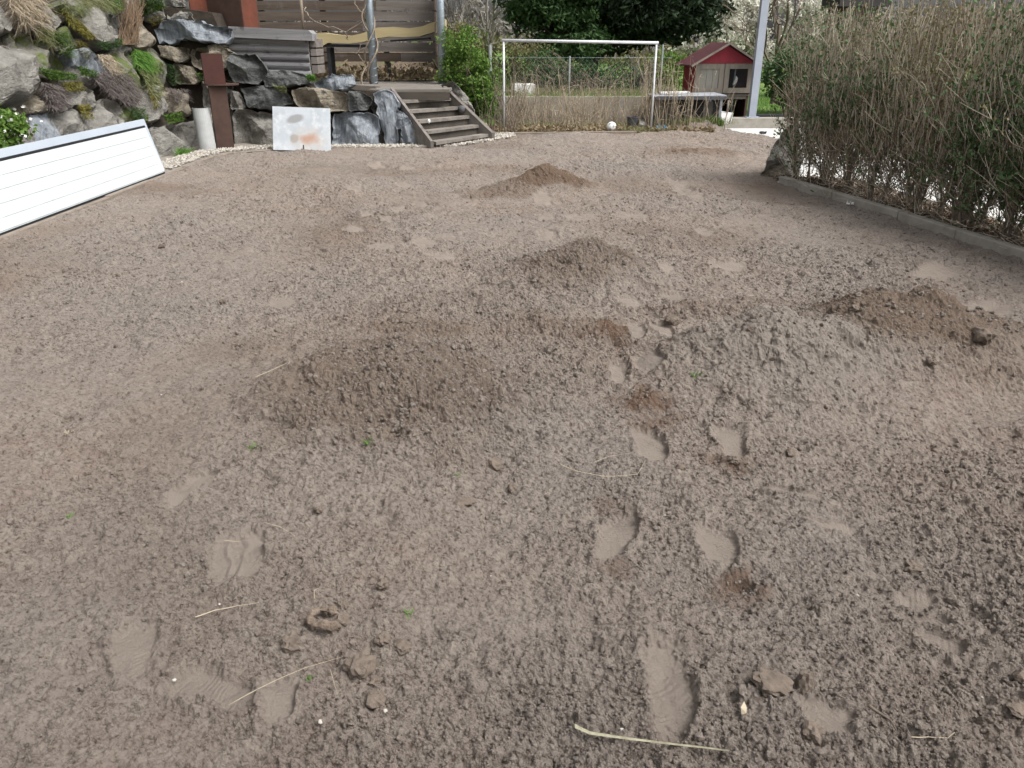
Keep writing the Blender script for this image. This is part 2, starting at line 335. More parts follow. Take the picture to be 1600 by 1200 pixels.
# mounds: pixel of the foot centre, radius x, radius y, height, brown, grey, label
MOUNDS = [((852, 302), .44, .36, .165, 1.2, 0., 'dark low soil heap farthest out on the bare ground'),
          ((905, 440), .46, .38, .15, .55, 0., 'brown soil heap with a green sprout halfway across the bare ground'),
          ((606, 640), .58, .50, .16, .55, 0., 'broad brown soil heap with rough clods and straws'),
          ((1212, 598), .48, .42, .165, 0., .6, 'grey dry soil heap in front of the darker heap'),
          ((1392, 548), .60, .42, .19, .75, 0., 'wide dark brown soil heap nearest the hedge')]
BUMPS = [((800, 575), .75, .55, .025, .16, 0.), ((700, 500), .6, .35, .03, .14, 0.), ((775, 312), .42, .25, .05, .6, 0.), ((1100, 245), .7, .4, .04, .6, 0.), ((660, 545), .35, .2, .05, .5, 0.), ((1150, 500), .5, .18, .05, .2, 0.), ((1110, 590), .22, .22, .06, 0., .4), ((1520, 590), .4, .25, .05, .3, 0.), ((880, 530), .35, .18, .035, .4, 0.)]
SOIL_LIFT = .03
def soil_base(x, y):
    z = SOIL_LIFT + .022 * fbm(x * 1.1, y * 1.1, 3, 1) + .020 * fbm(x * 3.2, y * 3.2, 3, 5) + .006 * fbm(x * 2.2 + y * .4, y * 13, 2, 14)
    z += .014 * np.abs(fbm(x * 6.5, y * 6.5, 2, 8))
    brown = np.zeros_like(x); grey = np.zeros_like(x); lumpy = np.zeros_like(x); ids = np.full(x.shape, -1)
    for i, (c, rx, ry, h, br, gr, *lab) in enumerate(MOUNDS + BUMPS):
        g = G(*c); near = (np.abs(x - g.x) < rx * 2.6) & (np.abs(y - g.y) < ry * 2.6)
        if not near.any(): continue
        xn, yn = x[near], y[near]
        wx = xn + .05 * fbm(xn * 3, yn * 3, 2, 31); wy = yn + .035 * fbm(xn * 3 + 9, yn * 3, 2, 37)
        q = ((wx - g.x) / rx) ** 2 + ((wy - g.y) / ry) ** 2
        ridge = np.clip(1 - np.sqrt(q) * .62, 0, 1); fade = sstep(2.6, 1.9, np.sqrt(q))
        m = (.5 * np.exp(-q * 1.5) + .5 * ridge) * (1 + .16 * fbm(xn * 5, yn * 5, 2, 140 + i)) * fade
        z[near] += h * m * 1.6; k = sstep(.08, .52, m + .14 * fbm(xn * 7, yn * 7, 3, 170 + i) * sstep(.02, .2, m))
        brown[near] = np.maximum(brown[near], np.minimum(br * k, 1)); grey[near] = np.maximum(grey[near], gr * k); lumpy[near] = np.maximum(lumpy[near], k)
        if lab: t = ids[near]; t[m > .2] = i; ids[near] = t
    return z, brown, grey, lumpy, ids
def soil(x, y, full=False):
    x = np.asarray(x, float); y = np.asarray(y, float); r = np.hypot(x, y)
    z, brown, grey, lumpy, ids = soil_base(x, y)
    if full:                                     # slope of the large shapes, so that crumbs stand out along the slope's normal
        e = .012; sx = (soil_base(x + e, y)[0] - z) / e; sy = (soil_base(x, y + e)[0] - z) / e
    brown = np.maximum(brown, np.clip(fbm(x * .8 + 3, y * .8, 3, 11) * .6 - .05, 0, .5))
    far = sstep(4, 9, r)
    patch = fbm(x * .9 + 5, y * .9, 3, 21)
    lump = np.clip(.84 + .48 * patch, .5, 1.3) * (1 - .15 * sstep(2.2, 4.5, r)) + .34 * lumpy
    comp = np.zeros_like(x); dep = np.zeros_like(x); rim = np.zeros_like(x); rib = np.zeros_like(x)
    for (cx, cy, dx, dy, a, b, depth) in PRINTS:
        near = np.abs(x - cx) + np.abs(y - cy) < (a + b) * 3
        if not near.any(): continue
        xn, yn = x[near], y[near]; X = xn - cx + .02 * fbm(xn * 7, yn * 7, 2, 31); Y = yn - cy + .02 * fbm(xn * 7 + 9, yn * 7, 2, 37)
        u = (X * dx + Y * dy); v = (-X * dy + Y * dx); w = b * (1 - .16 * np.cos(u / a * 2.4 + .6))
        d = (np.abs(u / a) ** 2.2 + np.abs(v / w) ** 2.2) ** (1 / 2.2)
        c = sstep(1.25, .78, d + .13 * vnoise(xn * 40, yn * 40, 44) + .10 * vnoise(xn * 110, yn * 110, 45)); dpt = depth * .42 * (1 + .25 * u / a)
        comp[near] = np.maximum(comp[near], c); dep[near] = np.maximum(dep[near], c * dpt)
        rim[near] += np.exp(-((d - 1.22) / .18) ** 2) * depth * .35
        rib[near] = np.where(c > .6, .0008 * np.sin(u * 420 + v * 160) * (vnoise(xn * 25, yn * 25, 46) > 0), rib[near])
    damp = np.zeros_like(x)
    for (c, rad, am) in DAMP:
        g = G(*c); near = (np.abs(x - g.x) < rad * 2) & (np.abs(y - g.y) < rad * 2)
        if not near.any() or not am: continue
        d = np.hypot(x[near] - g.x, y[near] - g.y) / rad
        damp[near] = np.maximum(damp[near], am * sstep(1.25, .2, d + .5 * fbm(x[near] * 12, y[near] * 12, 3, 51)))
    damp *= (1 - comp)
    wpx = x + .014 * vnoise(x * 40, y * 40, 61) + .006 * vnoise(x * 110, y * 110, 65); wpy = y + .014 * vnoise(x * 40 + 7, y * 40, 62) + .006 * vnoise(x * 110 + 3, y * 110, 66)
    cr = .6 * domes(wpx, wpy, .13, 60, .30, .12, .36, .30) * np.clip(lump - .45, 0, 1)
    cr += .8 * domes(wpx, wpy, .075, 70, .32, .10, .38, .42) * np.clip(lump - .25, 0, 1)
    cr += .85 * domes(wpx, wpy, .038, 80, .6, .18, .58, .5)
    cr += .9 * domes(wpx, wpy, .019, 90, .8, .25, .60, .6) * (.25 + .75 * sstep(7.5, 3, r))
    k = r < 3.4
    if k.any(): cr[k] += .9 * domes(x[k] + .004 * vnoise(x[k] * 160, y[k] * 160, 63), y[k] + .004 * vnoise(x[k] * 160 + 5, y[k] * 160, 64), .0095, 100, .85, .3, .62, .7) * sstep(3.4, 2.0, r[k])
    cr += .014 * np.abs(fbm(x * 16, y * 16, 4, 110, .62)) + .006 * vnoise(x * 75, y * 75, 112)
    cr -= .04 * np.clip(fbm(x * 9, y * 9, 3, 120) - .3, 0, 1)
    hgt = lump * cr * (1 - .86 * comp) + rim + rib - dep
    compf = np.clip(comp + .3 * np.clip(-patch - .3, 0, 1) + far * .5 * np.clip(fbm(x * 1.6, y * 1.6, 3, 131), 0, 1), 0, 1)
    if full:
        n = np.sqrt(1 + sx * sx + sy * sy)
        return x - sx / n * hgt, y - sy / n * hgt, z + hgt / n, compf, damp, brown, grey, ids
    return z + hgt, compf, damp, brown, grey, ids
def soil_z(x, y): return float(soil(np.array([x]), np.array([y]))[0][0])

SOIL_POLY = np.array([(-4.10, .2), (-4.10, 11.2), (-3.98, 11.62), (-3.5, 11.98), (-2.6, 12.08), (-1.5, 12.13), (-1.05, 12.3), (-.35, 13.5), (-.1, 14.2), (2.2, 14.4), (2.9, 15.0), (3.85, 15.25), (4.45, 13.4), (3.25, 10.2), (2.99, 9.02), (3.45, 7.05), (3.71, 5.57), (4.15, 3.5), (4.6, .2)])
def inside(x, y, P):
    r = np.zeros(x.shape, bool); n = len(P)
    for i in range(n):
        x0, y0 = P[i]; x1, y1 = P[(i + 1) % n]
        with np.errstate(divide='ignore', invalid='ignore'):
            r ^= ((y0 > y) != (y1 > y)) & (x < (x1 - x0) * (y - y0) / (y1 - y0) + x0)
    return r

def build_soil():
    # rows and columns finer where the ground is nearer
    rs = [.75]
    while rs[-1] < 15.9:
        r = rs[-1]; rs.append(r + (.03 if r < 1.05 else min(r * r / 1000, max(.0019, r * .0022))))
    rs = np.array(rs)
    th_in = np.linspace(-.80, .80, 900); th = np.concatenate([np.linspace(-1.25, -.80, 130)[:-1], th_in, np.linspace(.80, 1.25, 130)[1:]])
    R, T = np.meshgrid(rs, th, indexing='ij')
    X = (R * np.sin(T)).ravel(); Y = (R * np.cos(T)).ravel()
    near = np.zeros(len(X), bool)
    for ox, oy in ((0, 0), (.12, 0), (-.12, 0), (0, .12), (0, -.12)): near |= inside(X + ox, Y + oy, SOIL_POLY)
    Z, comp, damp, brown, grey = (np.zeros(len(X)) for _ in range(5)); ids = np.full(len(X), -1)
    X0, Y0 = X.copy(), Y.copy(); X[near], Y[near], Z[near], comp[near], damp[near], brown[near], grey[near], ids[near] = soil(X0[near], Y0[near], True)
    nr, nc = R.shape
    idx = np.arange(nr * nc).reshape(nr, nc)
    Q = np.stack([idx[:-1, :-1], idx[:-1, 1:], idx[1:, 1:], idx[1:, :-1]], -1).reshape(-1, 4)[:, ::-1]
    cx = X0[Q].mean(1); cy = Y0[Q].mean(1)
    keep = inside(cx, cy, SOIL_POLY); Q = Q[keep]
    fid = ids[Q[:, 0]]
    def part(sel, name, **kw):
        q = Q[sel]; used = np.unique(q); mp = np.full(nr * nc, -1); mp[used] = np.arange(len(used))
        V = np.stack([X[used], Y[used], Z[used]], 1)
        at = dict(compact=comp[used], damp=damp[used], brown=brown[used], grey=grey[used])
        return make(name, V, mp[q].ravel().astype(np.int32), np.full(len(q), 4, np.int32), M['soil'], None, False, at, **kw)
    print('soil quads', len(Q))
    part(fid < 0, 'soil_ground', kind='structure', label='bare crumbly brown garden soil', recentre=False)
    for i, m in enumerate(MOUNDS):
        part(fid == i, 'soil_heap', label=m[6], cat='soil heap', group='soil heaps')
build_soil()

# ------------------------------------------------------------------ terrain round it
def sheet(name, poly, z, material, kind='structure', **kw):
    return MB().add([(p[0], p[1], z) for p in poly], [list(range(len(poly)))]).build(name, material, kind=kind, **kw)
def lawn():
    xs = np.concatenate([np.linspace(-400, -12, 14)[:-1], np.linspace(-12, 20, 60), np.linspace(20, 400, 14)[1:]]); ys = np.concatenate([[-60, -10, 3, 9, 12.8, 13.4], np.linspace(15.9, 45, 50), np.linspace(45, 600, 14)[1:]])
    X, Y = np.meshgrid(xs, ys); x = X.ravel(); y = Y.ravel()
    z = -.06 + .62 * sstep(3.6, 2.9, x) * sstep(16.05, 16.6, y) + .05 * fbm(x * .3, y * .3, 3, 4) * sstep(18, 22, y)
    z += .9 * sstep(26, 60, y)
    nr, nc = X.shape; idx = np.arange(nr * nc).reshape(nr, nc)
    Q = np.stack([idx[:-1, :-1], idx[:-1, 1:], idx[1:, 1:], idx[1:, :-1]], -1).reshape(-1, 4)
    make('lawn', np.stack([x, y, z], 1), Q.ravel().astype(np.int32), np.full(len(Q), 4, np.int32), M['lawn'], None, True, kind='structure', recentre=False)
lawn()
sheet('yard', [(2.9, 3), (16, 3), (16, 15.75), (3.3, 15.75), (3.0, 11)], -.012, M['yard'])
sheet('hedge_bed', [(3.0, 9.0), (3.3, 9.5), (4.0, 9.3), (4.95, 3.0), (4.15, 3.0), (3.71, 5.57), (3.45, 7.05)], .045, M['bed'])
sheet('gravel_strip', [(-4.2, 2), (-4.2, 11.2), (-4.05, 11.62), (-3.5, 11.98), (-2.6, 12.08), (-1.5, 12.13), (-1.05, 12.3), (-.35, 13.5), (-.1, 14.2), (-.05, 15), (-1.2, 14), (-2, 13.2), (-5.4, 13.2), (-5.4, 2)], .035, M['gravel_base'])
sheet('weed_strip', [(-.6, 14.0), (2.2, 14.3), (2.9, 14.9), (3.85, 15.2), (4.0, 16.3), (-.6, 16.3)], .02, M['leaf_litter'])

MB().add([(-9, 17.1, .80), (-.95, 17.1, .72), (-.95, 24, 1.35), (-9, 24, 1.75)], np.array([[0, 1, 2, 3]])).build('leafy_ground', M['leaf_ground'], kind='structure')
# kerbs: each stone a part
def kerb(name, pts, w, h, material, z0=-.08, seg=.98):
    root = empty(name, pts[0] + (0,), None, None); root['kind'] = 'structure'
    P = [Vector((p[0], p[1], 0)) for p in pts]
    for a, b in zip(P[:-1], P[1:]):
        L = (b - a).length; n = max(1, round(L / seg))
        for k in range(n):
            u = a.lerp(b, (k + .006) / n); v = a.lerp(b, (k + .994) / n)
            j = random.uniform(-.006, .006); zz = (z0 + h) / 2 + random.uniform(-.006, .006)
            mb = MB(); mb.bar(u + Vector((j, 0, zz)), v + Vector((-j, 0, zz)), w, h - z0)
            o = mb.build('kerb_stone', material, root)
            bv = o.modifiers.new('edge', 'BEVEL'); bv.width = .01; bv.segments = 2
    return root
kerb('kerb_garden', [(-4.135, 2.0), (-4.135, 11.2), (-4.02, 11.66), (-3.52, 12.05), (-2.6, 12.14), (-1.5, 12.19), (-1.08, 12.36)], .06, .055, M['kerb_dirty'])
kerb('kerb_hedge', [(3.03, 9.02), (3.48, 7.05), (3.75, 5.57), (4.2, 3.4)], .085, .12, M['concrete'])
kerb('kerb_weeds', [(-.12, 14.28), (2.2, 14.47)], .06, .06, M['kerb_dirty'])
kerb('kerb_yard', [(3.88, 15.85), (8.5, 15.85)], .30, .17, M['concrete'], seg=1.6)

# ------------------------------------------------------------------ boulder walls
def rock_mesh(pts3, n, depth, bulge, seed):
    rg = np.random.default_rng(seed)
    P = [np.array(p) for p in pts3]; m = len(P)
    Q = []
    for i in range(m):                                   # soften corners once
        a, b = P[i], P[(i + 1) % m]; Q += [a * .93 + b * .07, a * .07 + b * .93]
    L = [np.linalg.norm(Q[(i + 1) % len(Q)] - Q[i]) for i in range(len(Q))]; tot = sum(L); N = 40
    out = []; acc = 0; i = 0
    for k in range(N):
        t = tot * k / N
        while acc + L[i] < t: acc += L[i]; i += 1
        out.append(Q[i] + (Q[(i + 1) % len(Q)] - Q[i]) * ((t - acc) / L[i]))
    O = np.array(out); c = O.mean(0); size = math.sqrt(max(np.ptp(O, axis=0).max(), .05) ** 2)
    n = np.array(n); e1 = np.cross(n, [0, 0, 1.0]); e1 /= np.linalg.norm(e1); e2 = np.cross(e1, n)
    O += (rg.normal(0, .012 * size, (N, 1)) * e1 + rg.normal(0, .012 * size, (N, 1)) * e2)
    rings = [(.55, -depth), (.9, -depth * .7), (1.0, -depth * .3), (1.0, -.05 * size)] + [(s, 0) for s in (.965, .91, .83, .74, .64, .53, .42, .31, .2, .1)]
    pl = [(rg.normal(0, .42), rg.normal(0, .42), rg.uniform(.35, 1.0)) for _ in range(6)]
    V = []; sx, sy = rg.uniform(0, 50, 2)
    for s, d in rings + [(0.0, 0)]:
        R = c + (O - c) * s if s > 0 else c[None]
        rel = (R - c) / size; u = rel @ e1; v = rel @ e2
        if d == 0:
            hgt = np.min([a * u + b * v + k * bulge for a, b, k in pl], axis=0) * size
            edge = 1 - (s ** 9) * .9
            hgt = hgt * edge + size * (.035 * vnoise(u * 5 + sx, v * 5 + sy, seed) + .02 * vnoise(u * 13 + sx, v * 13 + sy, seed + 1) + .012 * vnoise(u * 30 + sx, v * 9 + sy, seed + 2)) * (.4 + .6 * edge)
            R = R + hgt[:, None] * n
        else:
            R = R + d * n + (size * .03 * vnoise(u * 6 + d * 9 + sx, v * 6 + sy, seed + 3))[:, None] * n
        V.append(R)
    V = np.concatenate(V); nr = len(rings); F = []
    for r in range(nr - 1):
        for k in range(N): F.append((r * N + k, r * N + (k + 1) % N, (r + 1) * N + (k + 1) % N, (r + 1) * N + k))
    last = nr * N
    F2 = [((nr - 1) * N + k, (nr - 1) * N + (k + 1) % N, last) for k in range(N)]
    mb = MB(); mb.add(V, np.array(F)); mb.L.append(np.array(F2).ravel()); mb.T.append(np.full(len(F2), 3))
    mb.L.append(np.arange(N - 1, -1, -1)); mb.T.append(np.array([N]))
    return mb
PL = (Vector((-4.75, 0, 0)), Vector((1, 0, .42)).normalized())        # face of the bank beside the panels
PC = (Vector((0, 12.75, 0)), Vector((0, -1, .12)).normalized())       # face of the wall under the terrace
def rocks(root, plane, items, seed0):
    P, N = plane
    for i, (mt, poly, *o) in enumerate(items):
        dz = o[0] if o else 0.0
        pts = [onplane(x, y, P + N * dz, N) for x, y in poly]
        ar = max((a - b).length for a in pts for b in pts)
        rock_mesh(pts, N, min(.55, ar * .6), .16, seed0 + i).build('boulder', M[mt], root)
bank = empty('boulder_bank', (-4.9, 9, 0), 'sloping bank of mossy grey boulders behind the white panels', 'boulder bank')
rocks(bank, PL, [
    ('rock_grey', [(-70, 66), (0, 72), (18, 76), (40, 92), (58, 120), (59, 141), (32, 157), (12, 164), (-70, 168)], .06),
    ('rock_tan', [(32, 158), (52, 147), (76, 154), (80, 172), (44, 175)], .05),
    ('rock_grey', [(17, 166), (36, 161), (48, 179), (62, 200), (62, 245), (30, 255), (18, 215)]),
    ('rock_blue', [(48, 178), (80, 175), (88, 196), (98, 216), (96, 240), (63, 246)]),
    ('rock_grey', [(81, 175), (120, 171), (138, 187), (136, 215), (112, 232), (98, 220), (88, 200)], .02),
    ('rock_moss', [(20, 50), (42, 50), (84, 72), (104, 104), (88, 116), (68, 113), (40, 92)]),
    ('rock_grey', [(46, 15), (72, 9), (99, 32), (88, 47), (60, 44)], .04),
    ('rock_grey', [(-60, -4), (2, 2), (16, 20), (22, 44), (0, 52), (-60, 55)]),
    ('rock_grey', [(120, 12), (152, 10), (168, 24), (189, 54), (179, 70), (155, 60), (132, 34)], .10),
    ('rock_tan', [(206, 58), (220, 29), (236, 48), (238, 70), (226, 76), (210, 70)], .08),
    ('rock_blue', [(108, 80), (140, 70), (163, 95), (174, 121), (152, 120), (135, 104), (121, 100)], .05),
    ('rock_grey', [(98, 131), (125, 128), (152, 140), (154, 166), (112, 164), (98, 153)], .04),
    ('rock_grey', [(138, 160), (176, 150), (196, 170), (197, 205), (150, 222), (136, 192)], .03),
    ('rock_grey', [(212, 164), (228, 138), (246, 132), (264, 170), (244, 190), (224, 182)], .05),
    ('rock_moss', [(170, 80), (207, 80), (217, 112), (237, 140), (216, 160), (184, 132)]),
    ('rock_tan', [(246, 132), (262, 138), (296, 137), (314, 160), (299, 180), (263, 168)], .02),
    ('rock_grey', [(240, 197), (283, 192), (301, 226), (299, 246), (272, 256), (250, 246)], .05),
    ('rock_grey', [(284, 192), (313, 188), (322, 226), (302, 236)]),
    ('rock_moss', [(195, 162), (215, 161), (233, 186), (214, 202), (196, 206)], .02),
    ('rock_moss', [(60, 46), (88, 48), (122, 36), (134, 62), (110, 78), (86, 72)], -.05),
    ('rock_grey', [(100, 105), (120, 100), (150, 122), (148, 140), (125, 128), (104, 128)], -.05),
    ('rock_grey', [(76, 152), (98, 154), (138, 168), (120, 172), (82, 176)], -.04),
    ('rock_moss', [(72, 8), (120, -6), (150, 4), (122, 14), (130, 34), (100, 32)], -.04),
    ('rock_grey', [(170, 24), (190, -6), (216, 8), (216, 32), (205, 58), (190, 54)], -.05),
    ('rock_moss', [(208, 76), (240, 72), (262, 100), (262, 136), (240, 132), (220, 112)], -.03),
    ('rock_grey', [(180, 70), (206, 70), (208, 82), (174, 82)], -.05),
    ('rock_grey', [(197, 200), (226, 188), (246, 192), (240, 215), (250, 250), (200, 250)], -.03),
    ('rock_grey', [(-60, 168), (16, 166), (20, 220), (28, 262), (-60, 300)], -.02)], 100)
stone_wall = empty('boulder_wall', (-3, 12.9, 0), 'stacked boulder wall of blue, tan and dark stones below the terrace', 'stone wall')
rocks(stone_wall, PC, [
    ('rock_blue', [(237, 46), (250, 32), (300, 31), (326, 38), (362, 42), (360, 60), (352, 68), (318, 66), (297, 60), (278, 62), (262, 68), (244, 65)], .10),
    ('rock_tan', [(246, 70), (293, 75), (292, 94), (281, 99), (252, 90)], .03),
    ('rock_tan', [(270, 98), (300, 104), (314, 126), (300, 132), (273, 130)]),
    ('rock_tan', [(296, 77), (340, 71), (372, 84), (361, 101), (331, 117), (300, 102)], .03),
    ('rock_dark', [(357, 83), (399, 86), (420, 112), (404, 132), (362, 128), (352, 104)], .08),
    ('rock_dark', [(408, 127), (418, 112), (449, 109), (477, 116), (484, 130), (440, 137), (414, 136)], .05),
    ('rock_dark', [(373, 138), (407, 133), (446, 141), (459, 162), (419, 172), (386, 168)], .03),
    ('rock_tan', [(455, 141), (470, 135), (520, 140), (542, 146), (543, 173), (472, 174), (459, 159)], .06),
    ('rock_dark', [(543, 141), (564, 143), (583, 154), (574, 172), (544, 174)], .05),
    ('rock_blue', [(488, 128), (510, 118), (550, 116), (555, 131), (540, 142), (497, 142)], .02),
    ('rock_blue', [(519, 178), (543, 175), (586, 178), (592, 192), (590, 233), (550, 231), (519, 229)], .14),
    ('rock_grey', [(360, 174), (378, 168), (428, 180), (460, 178), (460, 236), (366, 236)], .04),
    ('rock_grey', [(460, 178), (516, 176), (516, 234), (462, 236)], -.05),
    ('rock_grey', [(360, 141), (373, 144), (384, 167), (376, 171), (360, 171)]),
    ('rock_blue', [(583, 147), (593, 139), (611, 141), (625, 162), (618, 170), (624, 235), (604, 231), (590, 178)], .05),
    ('rock_blue', [(613, 168), (631, 177), (642, 186), (628, 202), (618, 202)], .02),
    ('rock_blue', [(626, 200), (640, 187), (651, 208), (654, 238), (628, 240)], .16),
    ('rock_blue', [(652, 221), (665, 230), (662, 240), (652, 240)], .16),
    ('rock_tan', [(320, 72), (338, 67), (354, 71), (345, 76)], .02),
    ('rock_grey', [(316, 118), (334, 116), (362, 128), (360, 142), (362, 170), (316, 170)], -.06),
    ('rock_grey', [(306, 170), (362, 170), (364, 232), (310, 236)], -.06),
    ('rock_grey', [(252, -6), (286, -2), (287, 11), (256, 10)], -.10),
    ('rock_grey', [(257, 12), (299, 20), (304, 33), (262, 31)], -.05),
    ('rock_grey', [(216, 14), (250, 6), (258, 28), (236, 36), (222, 32)], -.03),
    ('rock_grey', [(578, 160), (600, 165), (606, 232), (592, 236), (584, 180)], -.12)], 200)
# earth behind the stones
mb = MB()
pe = [PL[0] - PL[1] * .16 + Vector((0, y, 0)) + Vector((-.42 * z, 0, z)) for (y, z) in ((1.5, -.1), (13.2, -.1), (13.2, 2.3), (1.5, 2.6))]
mb.prism(pe, (-3.5, 0, 0)); mb.build('earth_fill', M['earth'], bank)
mb = MB(); mb.prism([(-6.5, 12.98, -.1), (-1.95, 12.98, -.1), (-1.95, 13.05, .78), (-3.4, 13.05, .88), (-4.2, 13.05, 1.0), (-4.5, 13.05, 1.9), (-6.5, 13.05, 2.15)], (0, 1.2, 0)); mb.build('earth_fill', M['earth'], stone_wall)

boul = empty('boulder', D(712, 160, 13.9), 'long grey slab of rock leaning beside the wooden steps', 'boulder')
rock_mesh([D(x, y, 13.95) for x, y in [(688, 134), (706, 125), (726, 146), (742, 172), (742, 196), (728, 190), (706, 158)]], (0, -1, .1), .35, .16, 301).build('slab', M['rock_grey'], boul)
bw = empty('boulder', G(1192, 275), 'dark wedge shaped boulder at the end of the hedge', 'boulder')
V0 = G(1199, 278)
rock_mesh([V0 + Vector((x * .8 + .04, 0, z * .85)) for x, z in [(-.10, -.05), (-.12, .12), (-.05, .34), (.06, .62), (.16, .72), (.34, .66), (.42, .3), (.42, -.05)]], (-.35, -1, .15), .4, .18, 302).build('stone', M['rock_grey'], bw)
rock_mesh([V0 + Vector((x - .02, -.16, z)) for x, z in [(-.12, -.05), (-.10, .10), (.0, .17), (.15, .16), (.25, .05), (.25, -.05)]], (-.2, -1, .3), .25, .12, 303).build('base', M['rock_tan'], bw)

# ------------------------------------------------------------------ pebbles in the gravel strip
def scatter_pebbles(name, n, sampler, smin, smax, material, label):
    ico = np.array([[0, 0, 1], [.9, 0, .1], [0, .9, -.1], [-.9, 0, .1], [0, -.9, -.1], [0, 0, -1]]); fc = np.array([[0, 1, 2], [0, 2, 3], [0, 3, 4], [0, 4, 1], [5, 2, 1], [5, 3, 2], [5, 4, 3], [5, 1, 4]])
    P = sampler(n); s = RNG.uniform(smin, smax, n) * RNG.uniform(.7, 1.3, n)
    V = ico[None] * (s[:, None, None] * RNG.uniform(.6, 1.2, (n, 1, 3))); a = RNG.uniform(0, 6.28, n); c, q = np.cos(a)[:, None], np.sin(a)[:, None]
    V = np.stack([V[..., 0] * c - V[..., 1] * q, V[..., 0] * q + V[..., 1] * c, V[..., 2] * .8], -1) + P[:, None]
    Fq = (fc[None] + (np.arange(n) * 6)[:, None, None]).reshape(-1, 3)
    return MB().add(V.reshape(-1, 3), Fq).build(name, material, kind='stuff', label=label)
def gs(n):
    t = RNG.uniform(0, 1, n); path = np.array([(-4.42, 6), (-4.42, 11.2), (-4.3, 11.85), (-3.55, 12.3), (-2.6, 12.36), (-1.5, 12.38), (-1.0, 12.5), (-.2, 13.6), (-.1, 14.1)])
    d = np.concatenate([[0], np.cumsum(np.hypot(*np.diff(path, axis=0).T))]); s = t * d[-1]
    return np.stack([np.interp(s, d, path[:, 0]) + RNG.uniform(-.18, .18, n), np.interp(s, d, path[:, 1]) + RNG.uniform(-.16, .16, n), np.full(n, .045) + RNG.uniform(0, .02, n)], 1)
scatter_pebbles('gravel', 5200, gs, .010, .026, M['gravel'], 'pale gravel along the foot of the boulders')

# ------------------------------------------------------------------ white door panels leaning on the bank
def door_panel(name, x0, y0, y1, hgt, lean, label, grooves, zb=.06, edge=True):
    root = empty(name, (x0, (y0 + y1) / 2, zb), label, 'door panel', 'white door panels')
    up = Vector((-math.sin(lean), 0, math.cos(lean))); nrm = Vector((math.cos(lean), 0, math.sin(lean))); b = Vector((x0, 0, zb))
    th = .042; k = 5 if grooves else 1
    mb = MB(); mb.prism([b + Vector((0, y0, 0)), b + Vector((0, y1, 0)), b + Vector((0, y1, 0)) + up * hgt, b + Vector((0, y0, 0)) + up * hgt], -nrm * th); mb.build('core', M['white_panel'], root)
    for i in range(k):                                  # raised bands with shallow grooves between
        a = hgt * i / k + .002; c = hgt * (i + 1) / k - .002
        if i == 0: a = .012
        mb = MB(); mb.prism([b + Vector((0, y0, 0)) + up * a + nrm * .001, b + Vector((0, y1 - .004, 0)) + up * a + nrm * .001, b + Vector((0, y1 - .004, 0)) + up * c + nrm * .001, b + Vector((0, y0, 0)) + up * c + nrm * .001], nrm * .006); mb.build('band', M['white_panel' if grooves else 'panel_blue'], root)
    if edge:
        mb = MB(); c = b + up * (hgt + .012) - nrm * (th / 2)
        mb.bar(c + Vector((0, y0, 0)), c + Vector((0, y1 + .01, 0)), th + .012, .024, up); mb.build('rubber_seal', M['rubber'], root)
        mb = MB(); c = b - up * .008 - nrm * (th / 2); mb.bar(c + Vector((0, y0, 0)), c + Vector((0, y1, 0)), th, .02, up); mb.build('rubber_seal', M['rubber'], root)
    return root
PLEAN = math.radians(16)
door_panel('door_panel', -4.195, 5.2, 9.74, .53, PLEAN, 'front white grooved door panel with black rubber edge on the gravel', True)
door_panel('door_panel', -4.30, 5.0, 9.98, .605, PLEAN - .04, 'rear white door panel showing only its bluish top strip', False, edge=False)

# ------------------------------------------------------------------ rusty post, plastic trough, stained sheet
b0 = G(353, 236); post = empty('steel_post', (b0.x, b0.y, 0), 'dark rusty steel beam post with a plate and reddish box top', 'post')
def hbeam(z0, z1, w, d, material, name):
    mb = MB(); R = Matrix.Rotation(math.radians(22), 3, 'Z')
    c = Vector((b0.x, b0.y, (z0 + z1) / 2))
    for (dx, dy, sx, sy) in ((0, -d / 2, w, .022), (0, d / 2, w, .022), (0, 0, .022, d - .022)):
        mb.box(c + R @ Vector((dx, dy, 0)), (sx, sy, z1 - z0), R)
    mb.build(name, material, post)
R22 = Matrix.Rotation(math.radians(22), 3, 'Z')
hbeam(-.05, .92, .24, .24, M['steel_dark'], 'beam')
mb = MB(); mb.prism([Vector((b0.x, b0.y, .922)) + R22 @ Vector((math.cos(a) * .26 + .05, math.sin(a) * .2, 0)) for a in np.linspace(0, 6.283, 20)[:-1]], (0, 0, .022)); mb.build('plate', M['steel_dark'], post)
mb = MB(); mb.box((b0.x - .02, b0.y, .946 + .2), (.28, .26, .40), R22); mb.build('box_top', M['steel_red'], post)
g = G(323, 240); tr = MB(); ax = (Vector((-.10, .35, .62))).normalized()
sec = []
for k in range(13):
    a = math.radians(-75 + 150 * k / 12); sec.append((math.sin(a) * .13, -math.cos(a) * .13))
Vv = []
for t in (0, .25, .5, .75, 1):
    for r in (1.0, .9):
        for (sx, sy) in sec: Vv.append(Vector((g.x + .02 - .08 * t, g.y + .05 + .16 * t, .04 + .58 * t)) + Vector((sx * r, sy * r, 0)))
n = 13; Fq = []
for t in range(4):
    for k in range(12):
        o = t * 26; Fq += [(o + k, o + k + 1, o + 26 + k + 1, o + 26 + k), (o + 13 + k + 1, o + 13 + k, o + 39 + k, o + 39 + k + 1)]
    for k in (0, 12): Fq.append((t * 26 + k, t * 26 + 26 + k, t * 26 + 39 + k, t * 26 + 13 + k))
for k in range(12): Fq += [(k, k + 13, k + 14, k + 1), (104 + k, 104 + k + 1, 104 + 14 + k, 104 + 13 + k)]
